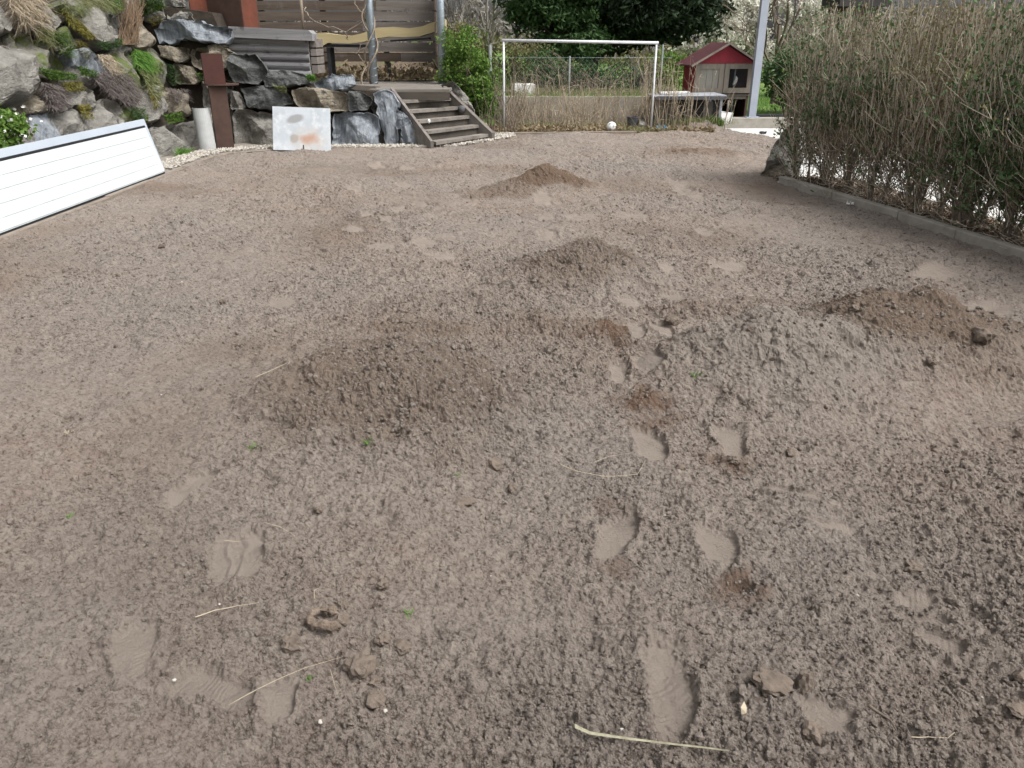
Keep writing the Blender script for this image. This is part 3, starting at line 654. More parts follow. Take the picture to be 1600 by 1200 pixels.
tr.add(Vv, np.array(Fq)).build('plastic_gutter', M['pvc'], smooth=False, label='short light grey half round gutter piece leaning behind the rusty post', cat='gutter')

sr = empty('metal_sheet', G(472, 236), 'white metal sheet with grey smudge and rust stain leaning on the boulders', 'metal sheet')
SA, SB = G(426, 234, .05), G(517, 236, .05); lean = Vector((0, .20, .60)); nrm = Vector((0, -.60, .20)).normalized()
ux = (SB - SA).normalized(); WL = (SB - SA).length
def sp(u, v, o=0): return SA + ux * (u * WL) + lean * v * .98 + nrm * o
MB().prism([sp(.01, 0), sp(1, -.01), sp(1.0, .97), sp(.015, 1.0)], -nrm * .01).build('sheet', M['sheet'], sr)
def stain(material, c, ru, rv, col, soft, strength, rot=0.0):
    nt = material.node_tree; N = nt.nodes; K = nt.links; b = N['Principled BSDF']; src = b.inputs['Base Color'].links[0].from_socket
    g = N.new('ShaderNodeNewGeometry'); mp = N.new('ShaderNodeMapping'); mp.vector_type = 'TEXTURE'
    mp.inputs['Location'].default_value = sp(*c); mp.inputs['Scale'].default_value = (ru, 10, rv); mp.inputs['Rotation'].default_value = (0, rot, 0)
    nz = N.new('ShaderNodeTexNoise'); nz.inputs['Scale'].default_value = 9; nz.inputs['Detail'].default_value = 5; K.new(g.outputs['Position'], nz.inputs['Vector'])
    K.new(g.outputs['Position'], mp.inputs['Vector']); ln = N.new('ShaderNodeVectorMath'); ln.operation = 'LENGTH'; K.new(mp.outputs[0], ln.inputs[0])
    ad = N.new('ShaderNodeMath'); ad.operation = 'MULTIPLY_ADD'; ad.inputs[1].default_value = soft * 1.6; K.new(nz.outputs['Fac'], ad.inputs[0]); K.new(ln.outputs['Value'], ad.inputs[2])
    mr = N.new('ShaderNodeMapRange'); mr.inputs['From Min'].default_value = 1 + soft * 1.3; mr.inputs['From Max'].default_value = 1 - soft * .2 + soft * .3; mr.inputs['To Max'].default_value = strength; K.new(ad.outputs[0], mr.inputs['Value'])
    mx = N.new('ShaderNodeMix'); mx.data_type = 'RGBA'; K.new(src, mx.inputs['A']); mx.inputs['B'].default_value = col + (1,); K.new(mr.outputs[0], mx.inputs['Factor']); K.new(mx.outputs['Result'], b.inputs['Base Color'])
stain(M['sheet'], (.40, .72), .14, .055, (.27, .265, .26), .35, .75, -.25)
stain(M['sheet'], (.38, .27), .07, .06, (.25, .23, .21), .4, .7)
stain(M['sheet'], (.62, .25), .24, .13, (.56, .47, .39), .9, .65)
stain(M['sheet'], (.62, .27), .15, .06, (.45, .20, .11), .9, .6, -.1)
MB().box(sp(.54, .05, .012), (.012, .012, .09)).build('peg', M['black_metal'], sr)

# ------------------------------------------------------------------ rusty screen, timber retaining wall
cs = empty('rusty_screen', (-4.4, 13.6, 1.5), 'rust red steel screen standing on the wall behind the blue slab', 'steel screen')
def quad_panel(name, a, b, z0, z1, material, parent, th=.02):
    a = Vector(a); b = Vector(b); d = (b - a).normalized(); nn = Vector((d.y, -d.x, 0))
    MB().prism([Vector((a.x, a.y, z0)), Vector((b.x, b.y, z0)), Vector((b.x, b.y, z1)), Vector((a.x, a.y, z1))], -nn * th).build(name, material, parent)
p0 = D(300, 30, 13.35); p1 = D(327, 35, 13.62); p2 = D(381, 40, 13.30); p3 = D(405, 40, 13.62)
quad_panel('panel', p0, p1, 1.55, 2.9, M['corten'], cs); quad_panel('panel', p1, p2, 1.55, 2.9, M['steel_dark'], cs); quad_panel('panel', p2, p3, 1.55, 2.9, M['corten'], cs)
tw = empty('timber_wall', (-3.6, 13, .9), 'low retaining wall of five silvered timbers with a wide cap board', 'timber wall')
YT = 13.12
edges = [(56, 355, 481), (69, 352, 482), (82, 352, 483), (95, 356, 484), (108, 400, 486)]
for (yt, xl, xr) in edges:
    a = D(xl, yt - 1, YT); b = D(xr, yt + 3, YT); a2 = D(xl, yt + 11.6, YT)
    h = (a.z - a2.z); cz = (a.z + a2.z) / 2
    mb = MB(); mb.prism([(a.x, YT, cz - h / 2), (a.x, YT - .035, cz - h * .25), (a.x, YT - .045, cz), (a.x, YT - .035, cz + h * .28), (a.x, YT, cz + h / 2), (a.x, YT + .1, cz + h / 2), (a.x, YT + .1, cz - h / 2)], (b.x - a.x, 0, -.03))
    mb.build('timber', M['log'], tw)
a = D(357, 41, YT - .12); b = D(487, 47, YT - .12); t = .15
o = MB().prism([(a.x, YT - .14, a.z), (b.x - .05, YT - .14, b.z), (b.x, YT - .14, b.z - .05), (b.x, YT - .14, b.z - t), (a.x, YT - .14, a.z - t)], (0, .34, 0)).build('cap_board', M['log'], tw)
for k in range(4):
    z = D(486, 62 + k * 13, YT).z
    MB().box((D(486, 60, YT).x + .01, YT + .28, z - .06), (.09, .5, .135)).build('end_board', M['plank_grey'], tw)

# ------------------------------------------------------------------ terrace: deck, slat wall, steel pipes, table
DZ = .80
dk = empty('terrace_deck', (-2, 14.5, DZ), 'worn grey board floor of the terrace above the steps', 'deck')
for k in range(23):
    y = 13.42 + k * .15
    MB().box((-2.6, y + .072, DZ - .02 + random.uniform(-.003, .003)), (3.2, .142, .04)).build('deck_board', M['tread'], dk)
MB().box((-2.6, 13.40, DZ - .10), (3.2, .03, .12)).build('edge_beam', M['riser'], dk)
sw = empty('slat_wall', (-3.2, 17, 1.1), 'tall brown plank wall with light gaps behind the terrace', 'plank wall')
YS = 16.95
xl = D(404, 60, YS).x; xr = D(688, 60, YS).x; pz = D(500, 97, YS).z
for k in range(13):
    z = pz + k * .185; cut = [xl, xl + 1.9 + random.uniform(-.5, .5), xr] if k % 3 else [xl, xl + 2.4 + random.uniform(-.4, .4), xr]
    for i in range(2):
        g2 = .022 if i == 0 else .010
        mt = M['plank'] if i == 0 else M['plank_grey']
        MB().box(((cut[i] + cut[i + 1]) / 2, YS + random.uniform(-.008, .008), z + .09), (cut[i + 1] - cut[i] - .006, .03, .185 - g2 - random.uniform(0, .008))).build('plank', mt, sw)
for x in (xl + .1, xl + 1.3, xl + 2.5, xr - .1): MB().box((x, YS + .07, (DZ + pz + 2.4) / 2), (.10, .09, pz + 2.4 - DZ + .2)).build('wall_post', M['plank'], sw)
ex = D(683, 90, 15.2).x                                    # short return wall beside the second pipe
rt = empty('side_wall', (ex, 15, 1), 'short plank side wall beside the pipe at the steps', 'plank wall')
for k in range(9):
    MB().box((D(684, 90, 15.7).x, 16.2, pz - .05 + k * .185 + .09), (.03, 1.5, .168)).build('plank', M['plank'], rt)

def steel_pipe(px, py, label):
    g = G(px, py, DZ); root = empty('steel_pipe', g, label, 'steel pipe', 'steel pipes carrying the terrace roof')
    MB().tube([(g.x, g.y, DZ - .3), (g.x, g.y, 3.4)], .068, 18).build('pipe', M['galv'], root, True)
    mb = MB(); path = [(g.x + math.cos(a) * .069, g.y + math.sin(a) * .069, DZ - .2 + a / 6.283 * .12) for a in np.linspace(0, 6.283 * 22, 22 * 14)]
    mb.tube(path, .004, 4).build('spiral_seam', M['galv'], root, True)
    return g
gp1 = steel_pipe(585, 131, 'galvanised pipe wrapped by a dry vine above the upright slabs')
gp2 = steel_pipe(692, 131, 'galvanised pipe at the top of the wooden steps by the green bush')
vr = empty('dry_vine', (gp1.x, gp1.y, DZ), 'dry leafless vine twisting up the galvanised pipe and along wires', 'vine')
def wander(a, b, n, amp, seed):
    rg = np.random.default_rng(seed); a = Vector(a); b = Vector(b); out = []; off = Vector((0, 0, 0))
    for i in range(n + 1):
        t = i / n; off = off * .8 + Vector(rg.normal(0, amp, 3)) * (0 < i < n); out.append(a.lerp(b, t) + off * math.sin(math.pi * t) ** .5 if 0 < i < n else a.lerp(b, t))
    return out
for s in range(3):
    path = [(gp1.x + math.cos(a * (1 if s % 2 else -1) + s * 2) * (.085 + .02 * s) - (.10 * (1 - min(1, a / 7)) if s != 1 else 0), gp1.y + math.sin(a + s * 2) * .09 - .02, DZ - .05 + a * .16) for a in np.linspace(0, 13, 60)]
    MB().tube(path, [.018 - .008 * i / 59 for i in range(60)], 6).build('stem', M['vine'], vr, True)
for i, (a, b, c) in enumerate([((568, 33), (540, 50), (482, 25)), ((540, 50), (542, 55), (544, 62)), ((572, 75), (556, 85), (566, 70)), ((566, 20), (556, 8), (548, -6)), ((560, 85), (570, 100), (576, 112)), ((482, 25), (476, 14), (470, 16))]):
    P = [D(*a, gp1.y - .05), D(*b, gp1.y), D(*c, gp1.y + .2)]
    path = wander(P[0], P[1], 7, .012, i) + wander(P[1], P[2], 9, .015, i + 50)[1:]
    MB().tube(path, [.012 - .006 * k / (len(path) - 1) for k in range(len(path))], 5).build('branch', M['vine'], vr, True)
MB().tube([D(474, 45, 13.4), D(469, -12, 13.4)], .022, 8).build('bamboo_stake', M['vine'], smooth=True, label='thin pale stake standing behind the timber wall', cat='stake')

tb = empty('wavy_table', D(590, 110, 16.0), 'long wavy pale yellow table board on black metal legs', 'table')
up_c = [(483, 68), (490, 52), (503, 51), (525, 54), (548, 56), (566, 52), (590, 43), (615, 42), (640, 44), (660, 41), (680, 33), (695, 30)]
dn_c = [(695, 46), (678, 50), (655, 57), (632, 58), (608, 57), (588, 60), (565, 66), (545, 68), (525, 67), (512, 67), (498, 75)]
MB().prism([D(x, y, 15.85) for x, y in up_c + dn_c], (0, .45, 0)).build('wavy_board', M['yellow_wood'], tb)
MB().bar(D(508, 71, 16.1), D(575, 72, 16.1), .4, .05).build('frame_bar', M['black_metal'], tb)
MB().bar(D(612, 64, 16.1), D(672, 60, 16.1), .4, .03).build('frame_bar', M['black_metal'], tb)
for (x, yy) in ((513, 15.95), (519, 16.25), (608, 16.2)):
    a = D(x, 74 if x < 600 else 98, yy); MB().bar((a.x, yy, DZ), a, .06, .06).build('leg', M['black_metal'], tb)
# leaves and stones lying under the terrace wall
def leaf_cards(n, sampler, smin, smax, flat=1.0, aspect=.55):
    P = sampler(n); a = RNG.normal(0, 1, (n, 3)); a[:, 2] *= flat; a /= np.linalg.norm(a, axis=1)[:, None]
    b = RNG.normal(0, 1, (n, 3)); b[:, 2] *= flat; b -= a * (a * b).sum(1)[:, None]; b /= np.linalg.norm(b, axis=1)[:, None] + 1e-9
    s = RNG.uniform(smin, smax, n)[:, None]
    nn = np.cross(a, b) * s * .12
    V = np.stack([P - a * s, P + b * s * aspect + nn, P + a * s, P - b * s * aspect + nn], 1).reshape(-1, 3)
    return V, np.arange(n * 4).reshape(n, 4)
def ls(n): return np.stack([RNG.uniform(-4.2, -1.2, n), 16.7 + RNG.normal(0, .35, n), DZ + .04 + np.abs(RNG.normal(0, .09, n))], 1)
MB().add(*leaf_cards(2600, ls, .03, .06)).build('fallen_leaves', M['leaf_dry'], kind='stuff', label='pile of dry brown leaves under the plank wall')

# ------------------------------------------------------------------ wooden steps
st = empty('wooden_steps', (-.9, 13, 0), 'weathered grey wooden steps with six treads and side boards', 'steps')
BL, BR = G(682, 236), G(766, 222); TL, TR = D(618, 141, 13.45), D(690, 140, 13.95)
TL.z = TR.z = DZ - .02
nst = 6
for k in range(nst):
    t = k / (nst - 1) * .999; z = .13 + (DZ - .02 - .13) * t
    a = BL.lerp(Vector((TL.x, TL.y, 0)), t); b = BR.lerp(Vector((TR.x, TR.y, 0)), t); a.z = b.z = 0
    run = (Vector((TL.x, TL.y, 0)) - BL) / (nst - 1); run2 = (Vector((TR.x, TR.y, 0)) - BR) / (nst - 1)
    aa, bb = a + run * .72, b + run2 * .72
    if k < nst:
        MB().prism([a + Vector((0, 0, z - .045)), b + Vector((0, 0, z - .045)), bb + Vector((0, 0, z - .045)), aa + Vector((0, 0, z - .045))], (0, 0, .045)).build('tread', M['tread'], st)
    r0, r1 = a + run * .16, b + run2 * .16
    zb = max(-.02, z - .15)
    MB().prism([r0 + Vector((0, 0, zb)), r1 + Vector((0, 0, zb)), r1 + Vector((0, 0, z - .046)), r0 + Vector((0, 0, z - .046))], (0, .03, 0)).build('riser', M['riser'], st)
for (A, B, s) in ((BL, TL, -1), (BR, TR, 1)):
    d = Vector((.03 * s, 0, 0)); a = A + d - Vector((0, .08, 0)); b = Vector((B.x, B.y, 0)) + d
    MB().prism([a + Vector((0, 0, -.02)), a + Vector((0, 0, .13)), b + Vector((0, 0, DZ + .0)), b + Vector((0, 0, DZ - .32)), a.lerp(b, .45) + Vector((0, 0, .1))], (.045 * s, 0, 0)).build('side_board', M['tread'], st)
    MB().prism([a + Vector((-.005, 0, .132)), a + Vector((.05 * s, 0, .132)), b + Vector((.05 * s, 0, DZ + .002)), b + Vector((-.005, 0, DZ + .002))], (0, 0, .022)).build('side_cap', M['plank_grey'], st)
tpt = BR.lerp(TR, .42); 
MB().sphere((tpt.x - .13, tpt.y + .02, .13 + .64 * .42 + .09), .06, 18, 12).build('old_ball', M['dark_pot'], smooth=True, label='small dull grey ball resting on the wooden steps', cat='ball')
g = BL.lerp(TL, .33); MB().sphere((g.x + .11, g.y - .03, .13 + .64 * .33 + .05), .022, 10, 7, (1, 1, 1.5)).build('white_scrap', M['white_plain'], smooth=True, label='tiny white scrap at the edge of a wooden step', cat='scrap')
g = D(708, 152, 14.25); MB().tube([(g.x, g.y, g.z - .25), (g.x, g.y, g.z + .07), (g.x, g.y, g.z + .08)], [.075, .07, .05], 10).build('wooden_stake', M['log'], smooth=False, label='short round wooden stake beside the steps', cat='stake')
# ------------------------------------------------------------------ goal frame
gY = 14.75; gl = D(787, 63, gY); gr = D(1026, 67, gY)
goal = empty('goal_frame', ((gl.x + gr.x) / 2, gY, 0), 'thin white tubular goal frame among dry weeds', 'goal')
for (p, n) in ((gl, 0), (gr, 1)): MB().tube([(p.x, gY, -.05), (p.x, gY, p.z)], .017, 10).build('post', M['white_tube'], goal, True)
MB().tube([gl + Vector((-.03, 0, 0)), gr + Vector((.03, 0, 0))], .025, 10).build('crossbar', M['white_tube'], goal, True)

# ------------------------------------------------------------------ concrete wall, fence, small things by it
cw = empty('concrete_wall', (1.3, 16.1, 0), 'low concrete wall half hidden by dry weeds behind the goal', 'wall')
zt = D(900, 151, 16.1).z
x0, x1 = D(778, 170, 16.1).x, D(1048, 170, 16.1).x
for k in range(4):
    a = x0 + (x1 - x0) * k / 4; b = x0 + (x1 - x0) * (k + 1) / 4 - .008
    MB().box(((a + b) / 2, 16.1, zt / 2 - .05), (b - a, .12, zt + .1)).build('slab', M['concrete'], cw)
fc = empty('wire_fence', (1, 16.4, zt), 'grey wire mesh fence on posts behind the goal', 'fence')
fz0 = zt - .05
for x in (766, 890, 1034, 1150):
    p = D(x, 100, 16.35); MB().tube([(p.x, 16.35, -.05), (p.x, 16.35, 1.45 if x in (766, 1034) else 1.25)], .030 if x == 766 else .018, 8).build('fence_post', M['post_grey'], fc, True)
mb = MB(); fx0, fx1 = D(766, 100, 16.35).x, D(1050, 100, 16.35).x
for k in range(48):
    for s in (0, 1):
        xa = fx0 - .6 + k * .09; xb = xa + .62
        za, zb = (fz0, 1.22) if s else (1.22, fz0)
        if xa > fx0 and xb < fx1: mb.tube([(xa, 16.35, za), (xb, 16.35, zb)], 0.0009, 3, False)
for z in (fz0 + .02, 1.22): mb.tube([(fx0, 16.35, z), (fx1, 16.35, z)], .0018, 4, False)
mb.build('wire_mesh', M['galv'], fc)
bx = D(818, 141, 16.7); MB().box((bx.x, 16.9, bx.z), (.42, .34, .22), Matrix.Rotation(.15, 3, 'Z'), .008).build('white_box', M['white_plain'], label='white plastic box on the grass behind the concrete wall', cat='box')
gb = G(955, 206, .03); ball = empty('football', (gb.x, gb.y, .03), 'white football lying at the edge of the dry weeds', 'ball')
MB().sphere((gb.x, gb.y, .115), .088, 20, 14).build('ball', M['white_plain'], ball, True)
for (a, e) in ((.4, .5), (-1.2, .2), (-2.2, .75), (-.4, -.35), (-1.9, -.45), (2.2, .2)):
    c = Vector((math.cos(a) * math.cos(e), math.sin(a) * math.cos(e), math.sin(e))); t1 = c.orthogonal().normalized(); t2 = c.cross(t1)
    MB().add([Vector((gb.x, gb.y, .115)) + (c * .0885 + (t1 * math.cos(k * 1.2566) + t2 * math.sin(k * 1.2566)) * .028).normalized() * .0893 for k in range(5)] + [Vector((gb.x, gb.y, .115)) + c * .0905], np.array([[k, (k + 1) % 5, 5] for k in range(5)])).build('patch', M['pvc'], ball)
pg = G(988, 202, .03)
pot = MB(); prof = [(.0, .0), (.075, .0), (.085, .02), (.105, .20), (.115, .20), (.115, .225), (.10, .225), (.09, .05), (0, .04)]
nV = 16; VV = [(pg.x + r * math.cos(2 * math.pi * k / nV), pg.y + r * math.sin(2 * math.pi * k / nV), .03 + z) for r, z in prof for k in range(nV)]
pot.add(VV, np.array([(j * nV + k, j * nV + (k + 1) % nV, (j + 1) * nV + (k + 1) % nV, (j + 1) * nV + k) for j in range(len(prof) - 1) for k in range(nV)])).build('plant_pot', M['dark_pot'], smooth=False, label='dark grey plant pot standing among the dry weeds', cat='pot')
ps = G(1003, 203, .03); rock_mesh([Vector((ps.x + x, ps.y, z)) for x, z in [(-.07, 0), (-.06, .2), (0, .26), (.06, .2), (.08, 0)]], (0, -1, .1), .1, .1, 320).build('upright_stone', M['rock_grey'], label='small pale upright stone beside the plant pot', cat='stone')
lb = G(1034, 205, .03)
def crumple(c, s, seed, mt, name, label, cat):
    rg = np.random.default_rng(seed); n = 7; g_ = np.stack(np.meshgrid(np.linspace(-1, 1, n), np.linspace(-1, 1, n)), -1).reshape(-1, 2)
    V = np.stack([g_[:, 0] * s + rg.normal(0, s * .15, n * n), g_[:, 1] * s * .7 + rg.normal(0, s * .15, n * n), np.abs(rg.normal(0, s * .5, n * n))], 1) + np.array(c)
    Fq = [(j * n + i, j * n + i + 1, (j + 1) * n + i + 1, (j + 1) * n + i) for j in range(n - 1) for i in range(n - 1)]
    o = MB().add(V, np.array(Fq)).build(name, mt, label=label, cat=cat); s2 = o.modifiers.new('thick', 'SOLIDIFY'); s2.thickness = .002; return o
crumple((lb.x, lb.y, .04), .085, 3, M['blue_plastic'], 'plastic_wrapper', 'crumpled blue plastic wrapper at the foot of the weeds', 'litter')
crumple((lb.x - .22, lb.y + .05, .04), .06, 4, M['white_plain'], 'plastic_bag', 'crumpled whitish plastic bag beside the blue wrapper', 'litter')
yb = G(752, 201, .1); crumple((yb.x, yb.y, .10), .10, 5, M['reed'], 'plastic_bag', 'pale yellow and white bag at the foot of the steps bush', 'litter')

# ------------------------------------------------------------------ rabbit hutch, run, shovel
HB = D(1120, 190, 16.35); hx, hy = D(1084, 150, 16.2).x, 16.2
hut = empty('rabbit_hutch', (hx + .55, hy + .4, 0), 'red rabbit hutch with gabled roof and two wood framed doors', 'rabbit hutch')
HR = Matrix.Rotation(math.radians(5), 4, 'Z'); HW, HD = 1.12, .82
def hp(x, y, z): return Vector((hx, hy, 0)) + (HR @ Vector((x, y, z)))
def hbox(name, x0, x1, y0, y1, z0, z1, mt, parent=hut):
    return MB().box(hp((x0 + x1) / 2, (y0 + y1) / 2, (z0 + z1) / 2), (x1 - x0, y1 - y0, z1 - z0), HR).build(name, M[mt], parent)
zE = D(1120, 99, 16.2).z; zR = D(1127, 69, 16.2).z; zF = D(1120, 146, 16.2).z
hbox('side_wall', 0, .025, .03, HD, zF - .02, zE, 'red_paint'); hbox('side_wall', HW - .025, HW, .03, HD, zF - .02, zE, 'red_paint')
hbox('back_wall', .025, HW - .025, HD - .025, HD, zF, zE, 'red_paint'); hbox('hutch_floor', .0, HW, .03, HD, zF - .05, zF - .022, 'hutch_wood'); 
hbox('partition', HW * .5 - .01, HW * .5 + .01, .06, HD - .03, zF, zE, 'dark_inside'); hbox('inner_back', .03, HW - .03, HD - .05, HD - .028, zF, zE, 'dark_inside')
for (yy, nm) in ((-.02, 'gable'), (HD - .02, 'gable')):
    MB().prism([hp(-.03, yy, zE), hp(HW + .03, yy, zE), hp(HW / 2, yy, zR - .015)], HR @ Vector((0, .03, 0))).build(nm, M['red_paint'], hut)
for s in (0, 1):
    e = -.14 if s == 0 else HW + .14; zz = zE - .05
    p = [hp(e, -.16, zz), hp(HW / 2, -.16, zR + .01), hp(HW / 2, HD + .12, zR + .01), hp(e, HD + .12, zz)]
    if s: p = p[::-1]
    MB().prism(p, (0, 0, .022)).build('roof_slope', M['roof_red'], hut)
    MB().bar(hp(e, -.168, zz + .005), hp(HW / 2, -.168, zR + .015), .012, .035).build('barge_board', M['hutch_wood'], hut)
for i, (xa, xb, cov) in enumerate(((.0, HW * .5 - .006, True), (HW * .5 + .006, HW, False))):
    d = empty('door', hp((xa + xb) / 2, 0, zF), None, None); attach(d, hut)
    w = .095; z0, z1 = zF + .002, zE - .005
    for nm, q in (('frame_stile', (xa, xa + w, z0, z1)), ('frame_stile', (xb - w, xb, z0, z1)), ('frame_rail', (xa + w + .001, xb - w - .001, z1 - w, z1)), ('frame_rail', (xa + w + .001, xb - w - .001, z0, z0 + w))):
        o = hbox(nm, q[0], q[1], -.01, .025, q[2], q[3], 'hutch_wood', None); o.parent = d; o.matrix_parent_inverse = Matrix.Translation(-hp((xa + xb) / 2, 0, zF))
    if cov:
        for k in range(3):
            ww = (xb - xa - 2 * w) / 3
            o = hbox('cover_board', xa + w + k * ww + .003, xa + w + (k + 1) * ww - .003, .003, .015, z0 + w, z1 - w, 'hutch_panel', None); o.parent = d; o.matrix_parent_inverse = Matrix.Translation(-hp((xa + xb) / 2, 0, zF))
    else:
        mb = MB()
        for k in range(1, 24): x = xa + w + (xb - xa - 2 * w) * k / 24; mb.tube([hp(x, .012, z0 + w), hp(x, .012, z1 - w)], .0012, 3, False)
        for k in range(1, 26): z = z0 + w + (z1 - z0 - 2 * w) * k / 26; mb.tube([hp(xa + w, .012, z), hp(xb - w, .012, z)], .0012, 3, False)
        o = mb.build('wire_mesh', M['dark_mesh'], None); o.parent = d; o.matrix_parent_inverse = Matrix.Translation(-hp((xa + xb) / 2, 0, zF))
for (x, y) in ((.02, .05), (HW - .06, .05), (.02, HD - .06), (HW - .06, HD - .06)): hbox('leg', x, x + .045, y, y + .045, -.02, zF - .052, 'steel_dark')
hbox('lower_side', HW - .012, HW, .10, HD - .06, .04, zF - .06, 'steel_dark'); hbox('lower_back', .04, HW - .04, HD - .04, HD - .02, .0, zF - .06, 'dark_inside')
hbox('lower_rail', HW * .5, HW - .06, .052, .07, zF - .11, zF - .056, 'hutch_wood'); hbox('lower_floor', .06, HW - .06, .06, HD - .06, .03, .05, 'dark_inside')
# small white cloth hung behind the mesh
c = hp(HW * .5 + .26, .05, zF + .22)
MB().tube([c + Vector((0, 0, .09)), c + Vector((.01, 0, .05)), c + Vector((.0, 0, .0)), c + Vector((-.03, 0, -.05)), c + Vector((-.05, 0, -.075))], [.008, .03, .034, .022, .008], 9).build('hanging_cloth', M['white_plain'], smooth=True, label='small knotted white cloth hanging behind the mesh of the hutch door', cat='cloth')

run = empty('rabbit_run', G(1080, 203), 'low wire mesh run with a grey lid joined to the hutch', 'rabbit run')
ra = D(1028, 137, 15.9); rb = D(1124, 145, 15.25); rc = D(1106, 134, 16.25)
rz = .56
RX0, RX1, RY0, RY1 = D(1026, 140, 15.4).x, G(1122, 203).x, 15.25, 16.12
for (x, y) in ((RX0, RY0), (RX1, RY0), (RX0, RY1), (RX1, RY1)): MB().box((x, y, rz / 2 - .01), (.045, .045, rz)).build('corner_post', M['hutch_wood'] if x == RX0 else M['galv_grey'], run)
for k in range(1, 4): MB().box((RX0 + (RX1 - RX0) * k / 4, RY0, rz / 2), (.035, .03, rz - .04)).build('upright', M['hutch_wood'], run)
MB().box((RX1 - .2, RY0 + .1, rz / 2 - .02), (.16, .02, rz - .1)).build('board', M['hutch_wood'], run)
for y in (RY0, RY1): MB().box(((RX0 + RX1) / 2, y, .03), (RX1 - RX0 - .05, .03, .05)).build('rail', M['dark_inside'], run)
mb = MB()
for k in range(60): x = RX0 + (RX1 - RX0) * k / 59; mb.tube([(x, RY0 - .02, .02), (x, RY0 - .02, rz)], .0014, 3, False)
for k in range(40): y = RY0 + (RY1 - RY0) * k / 39; mb.tube([(RX1 + .024, y, .02), (RX1 + .024, y, rz)], .0014, 3, False)
for k in range(22):
    z = .02 + (rz - .02) * k / 21; mb.tube([(RX0, RY0 - .02, z), (RX1, RY0 - .02, z)], .0014, 3, False); mb.tube([(RX1 + .024, RY0, z), (RX1 + .024, RY1, z)], .0014, 3, False)
mb.build('wire_mesh', M['dark_mesh'], run)
MB().box(((RX0 + RX1) / 2, (RY0 + RY1) / 2, .01), (RX1 - RX0, RY1 - RY0, .01)).build('run_floor', M['earth'], run)
MB().box(((RX0 + RX1) / 2, RY1 + .01, rz / 2), (RX1 - RX0 - .05, .012, rz - .05)).build('back_board', M['dark_inside'], run)
MB().box(((RX0 + RX1) / 2 + .02, (RY0 + RY1) / 2, rz + .02), (RX1 - RX0 + .12, RY1 - RY0 + .10, .03), Matrix.Rotation(-.02, 3, 'Y')).build('lid', M['run_roof'], run)
MB().box(((RX0 + RX1) / 2 + .02, RY0 - .06, rz + .002), (RX1 - RX0 + .10, .02, .06)).build('lid_edge', M['dark_pot'], run)
o = MB().box((RX0 + .42, (RY0 + RY1) / 2 + .2, rz + .056), (.55, .25, .03), Matrix.Rotation(-.02, 3, 'Y')).build('white_board', M['white_plain'], label='white board lying on the grey lid of the run', cat='board')
# heap of earth and grass against the run
eh = empty('earth_heap', G(1090, 205), 'low heap of earth with grass against the rabbit run', 'earth heap')
xs = np.linspace(-1, 1, 30); X, Y = np.meshgrid(xs, xs); cgx, cgy = G(1092, 206).x, 14.95
hz = .17 * np.clip(1 - (X * X + Y * Y), 0, 1) ** .9 + .045 * fbm(X * 4, Y * 4, 4, 9) - .02
idx = np.arange(900).reshape(30, 30); Q = np.stack([idx[:-1, :-1], idx[:-1, 1:], idx[1:, 1:], idx[1:, :-1]], -1).reshape(-1, 4)
MB().add(np.stack([(cgx + X * .52).ravel(), (cgy + Y * .32).ravel(), (hz + .02).ravel()], 1), Q).build('mound', M['soil'], eh)
sg = G(1133, 196, .10); sh = empty('hand_shovel', sg, 'small white shovel standing upright against the hutch', 'shovel')
Rs = Matrix.Rotation(.12, 3, 'Y')
def sq(x, y, z): return Vector((sg.x, sg.y + .02, .13)) + Rs @ Vector((x, y, z))
MB().prism([sq(-.085, 0, 0), sq(.085, 0, 0), sq(.095, .03, .20), sq(-.095, .03, .20)], (0, .012, 0)).build('blade', M['white_plain'], sh)
for s in (-1, 1): MB().prism([sq(.09 * s, -.02, .01), sq(.10 * s, 0, .20), sq(.10 * s, .04, .20), sq(.09 * s, .02, .01)], (.008 * s, 0, 0)).build('blade_rim', M['white_plain'], sh)
MB().tube([sq(0, .035, .19), sq(-.015, .05, .40)], [.016, .018], 8).build('handle', M['hutch_wood'], sh, True)

# ------------------------------------------------------------------ grey pole
pb = G(1173, 192, .16); pole = empty('steel_pole', pb, 'tall square grey steel pole standing on the concrete kerb', 'pole')
pb.x = D(1173, 192, 15.9).x
MB().box((pb.x, 15.9, 1.9), (.135, .135, 3.5)).build('shaft', M['galv_grey'], pole)
MB().box((pb.x, 15.9, .178), (.26, .26, .014)).build('foot_plate', M['galv_grey'], pole)
MB().bar((pb.x + .05, 15.98, .19), (pb.x + 1.1, 16.0, .20), .10, .05).build('dark_beam', M['black_metal'], label='flat black bar lying on the kerb behind the pole', cat='bar')
crumple((D(1190, 206, 14.6).x, 14.55, .0), .05, 9, M['black_metal'], 'dark_scrap', 'dark scrap lying on the white gravel yard', 'scrap')

# ------------------------------------------------------------------ garage beyond the hedge
eave = D(1284, 9, 17.0); sx = eave.x + .42
gg = empty('garden_shed', (sx + .5, 17.6, 0), 'dark roofed garden shed just showing above the hedge', 'shed')
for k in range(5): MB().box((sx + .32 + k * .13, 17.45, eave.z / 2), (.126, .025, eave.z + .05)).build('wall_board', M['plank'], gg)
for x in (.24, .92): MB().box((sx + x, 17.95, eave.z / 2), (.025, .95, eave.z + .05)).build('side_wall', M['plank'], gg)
MB().prism([(sx, 17.2, eave.z), (sx + 1.03, 17.2, eave.z), (sx + 1.1, 18.5, eave.z), (sx + .1, 18.5, eave.z)], (0, 0, .25)).build('roof', M['roof_dark'], gg)

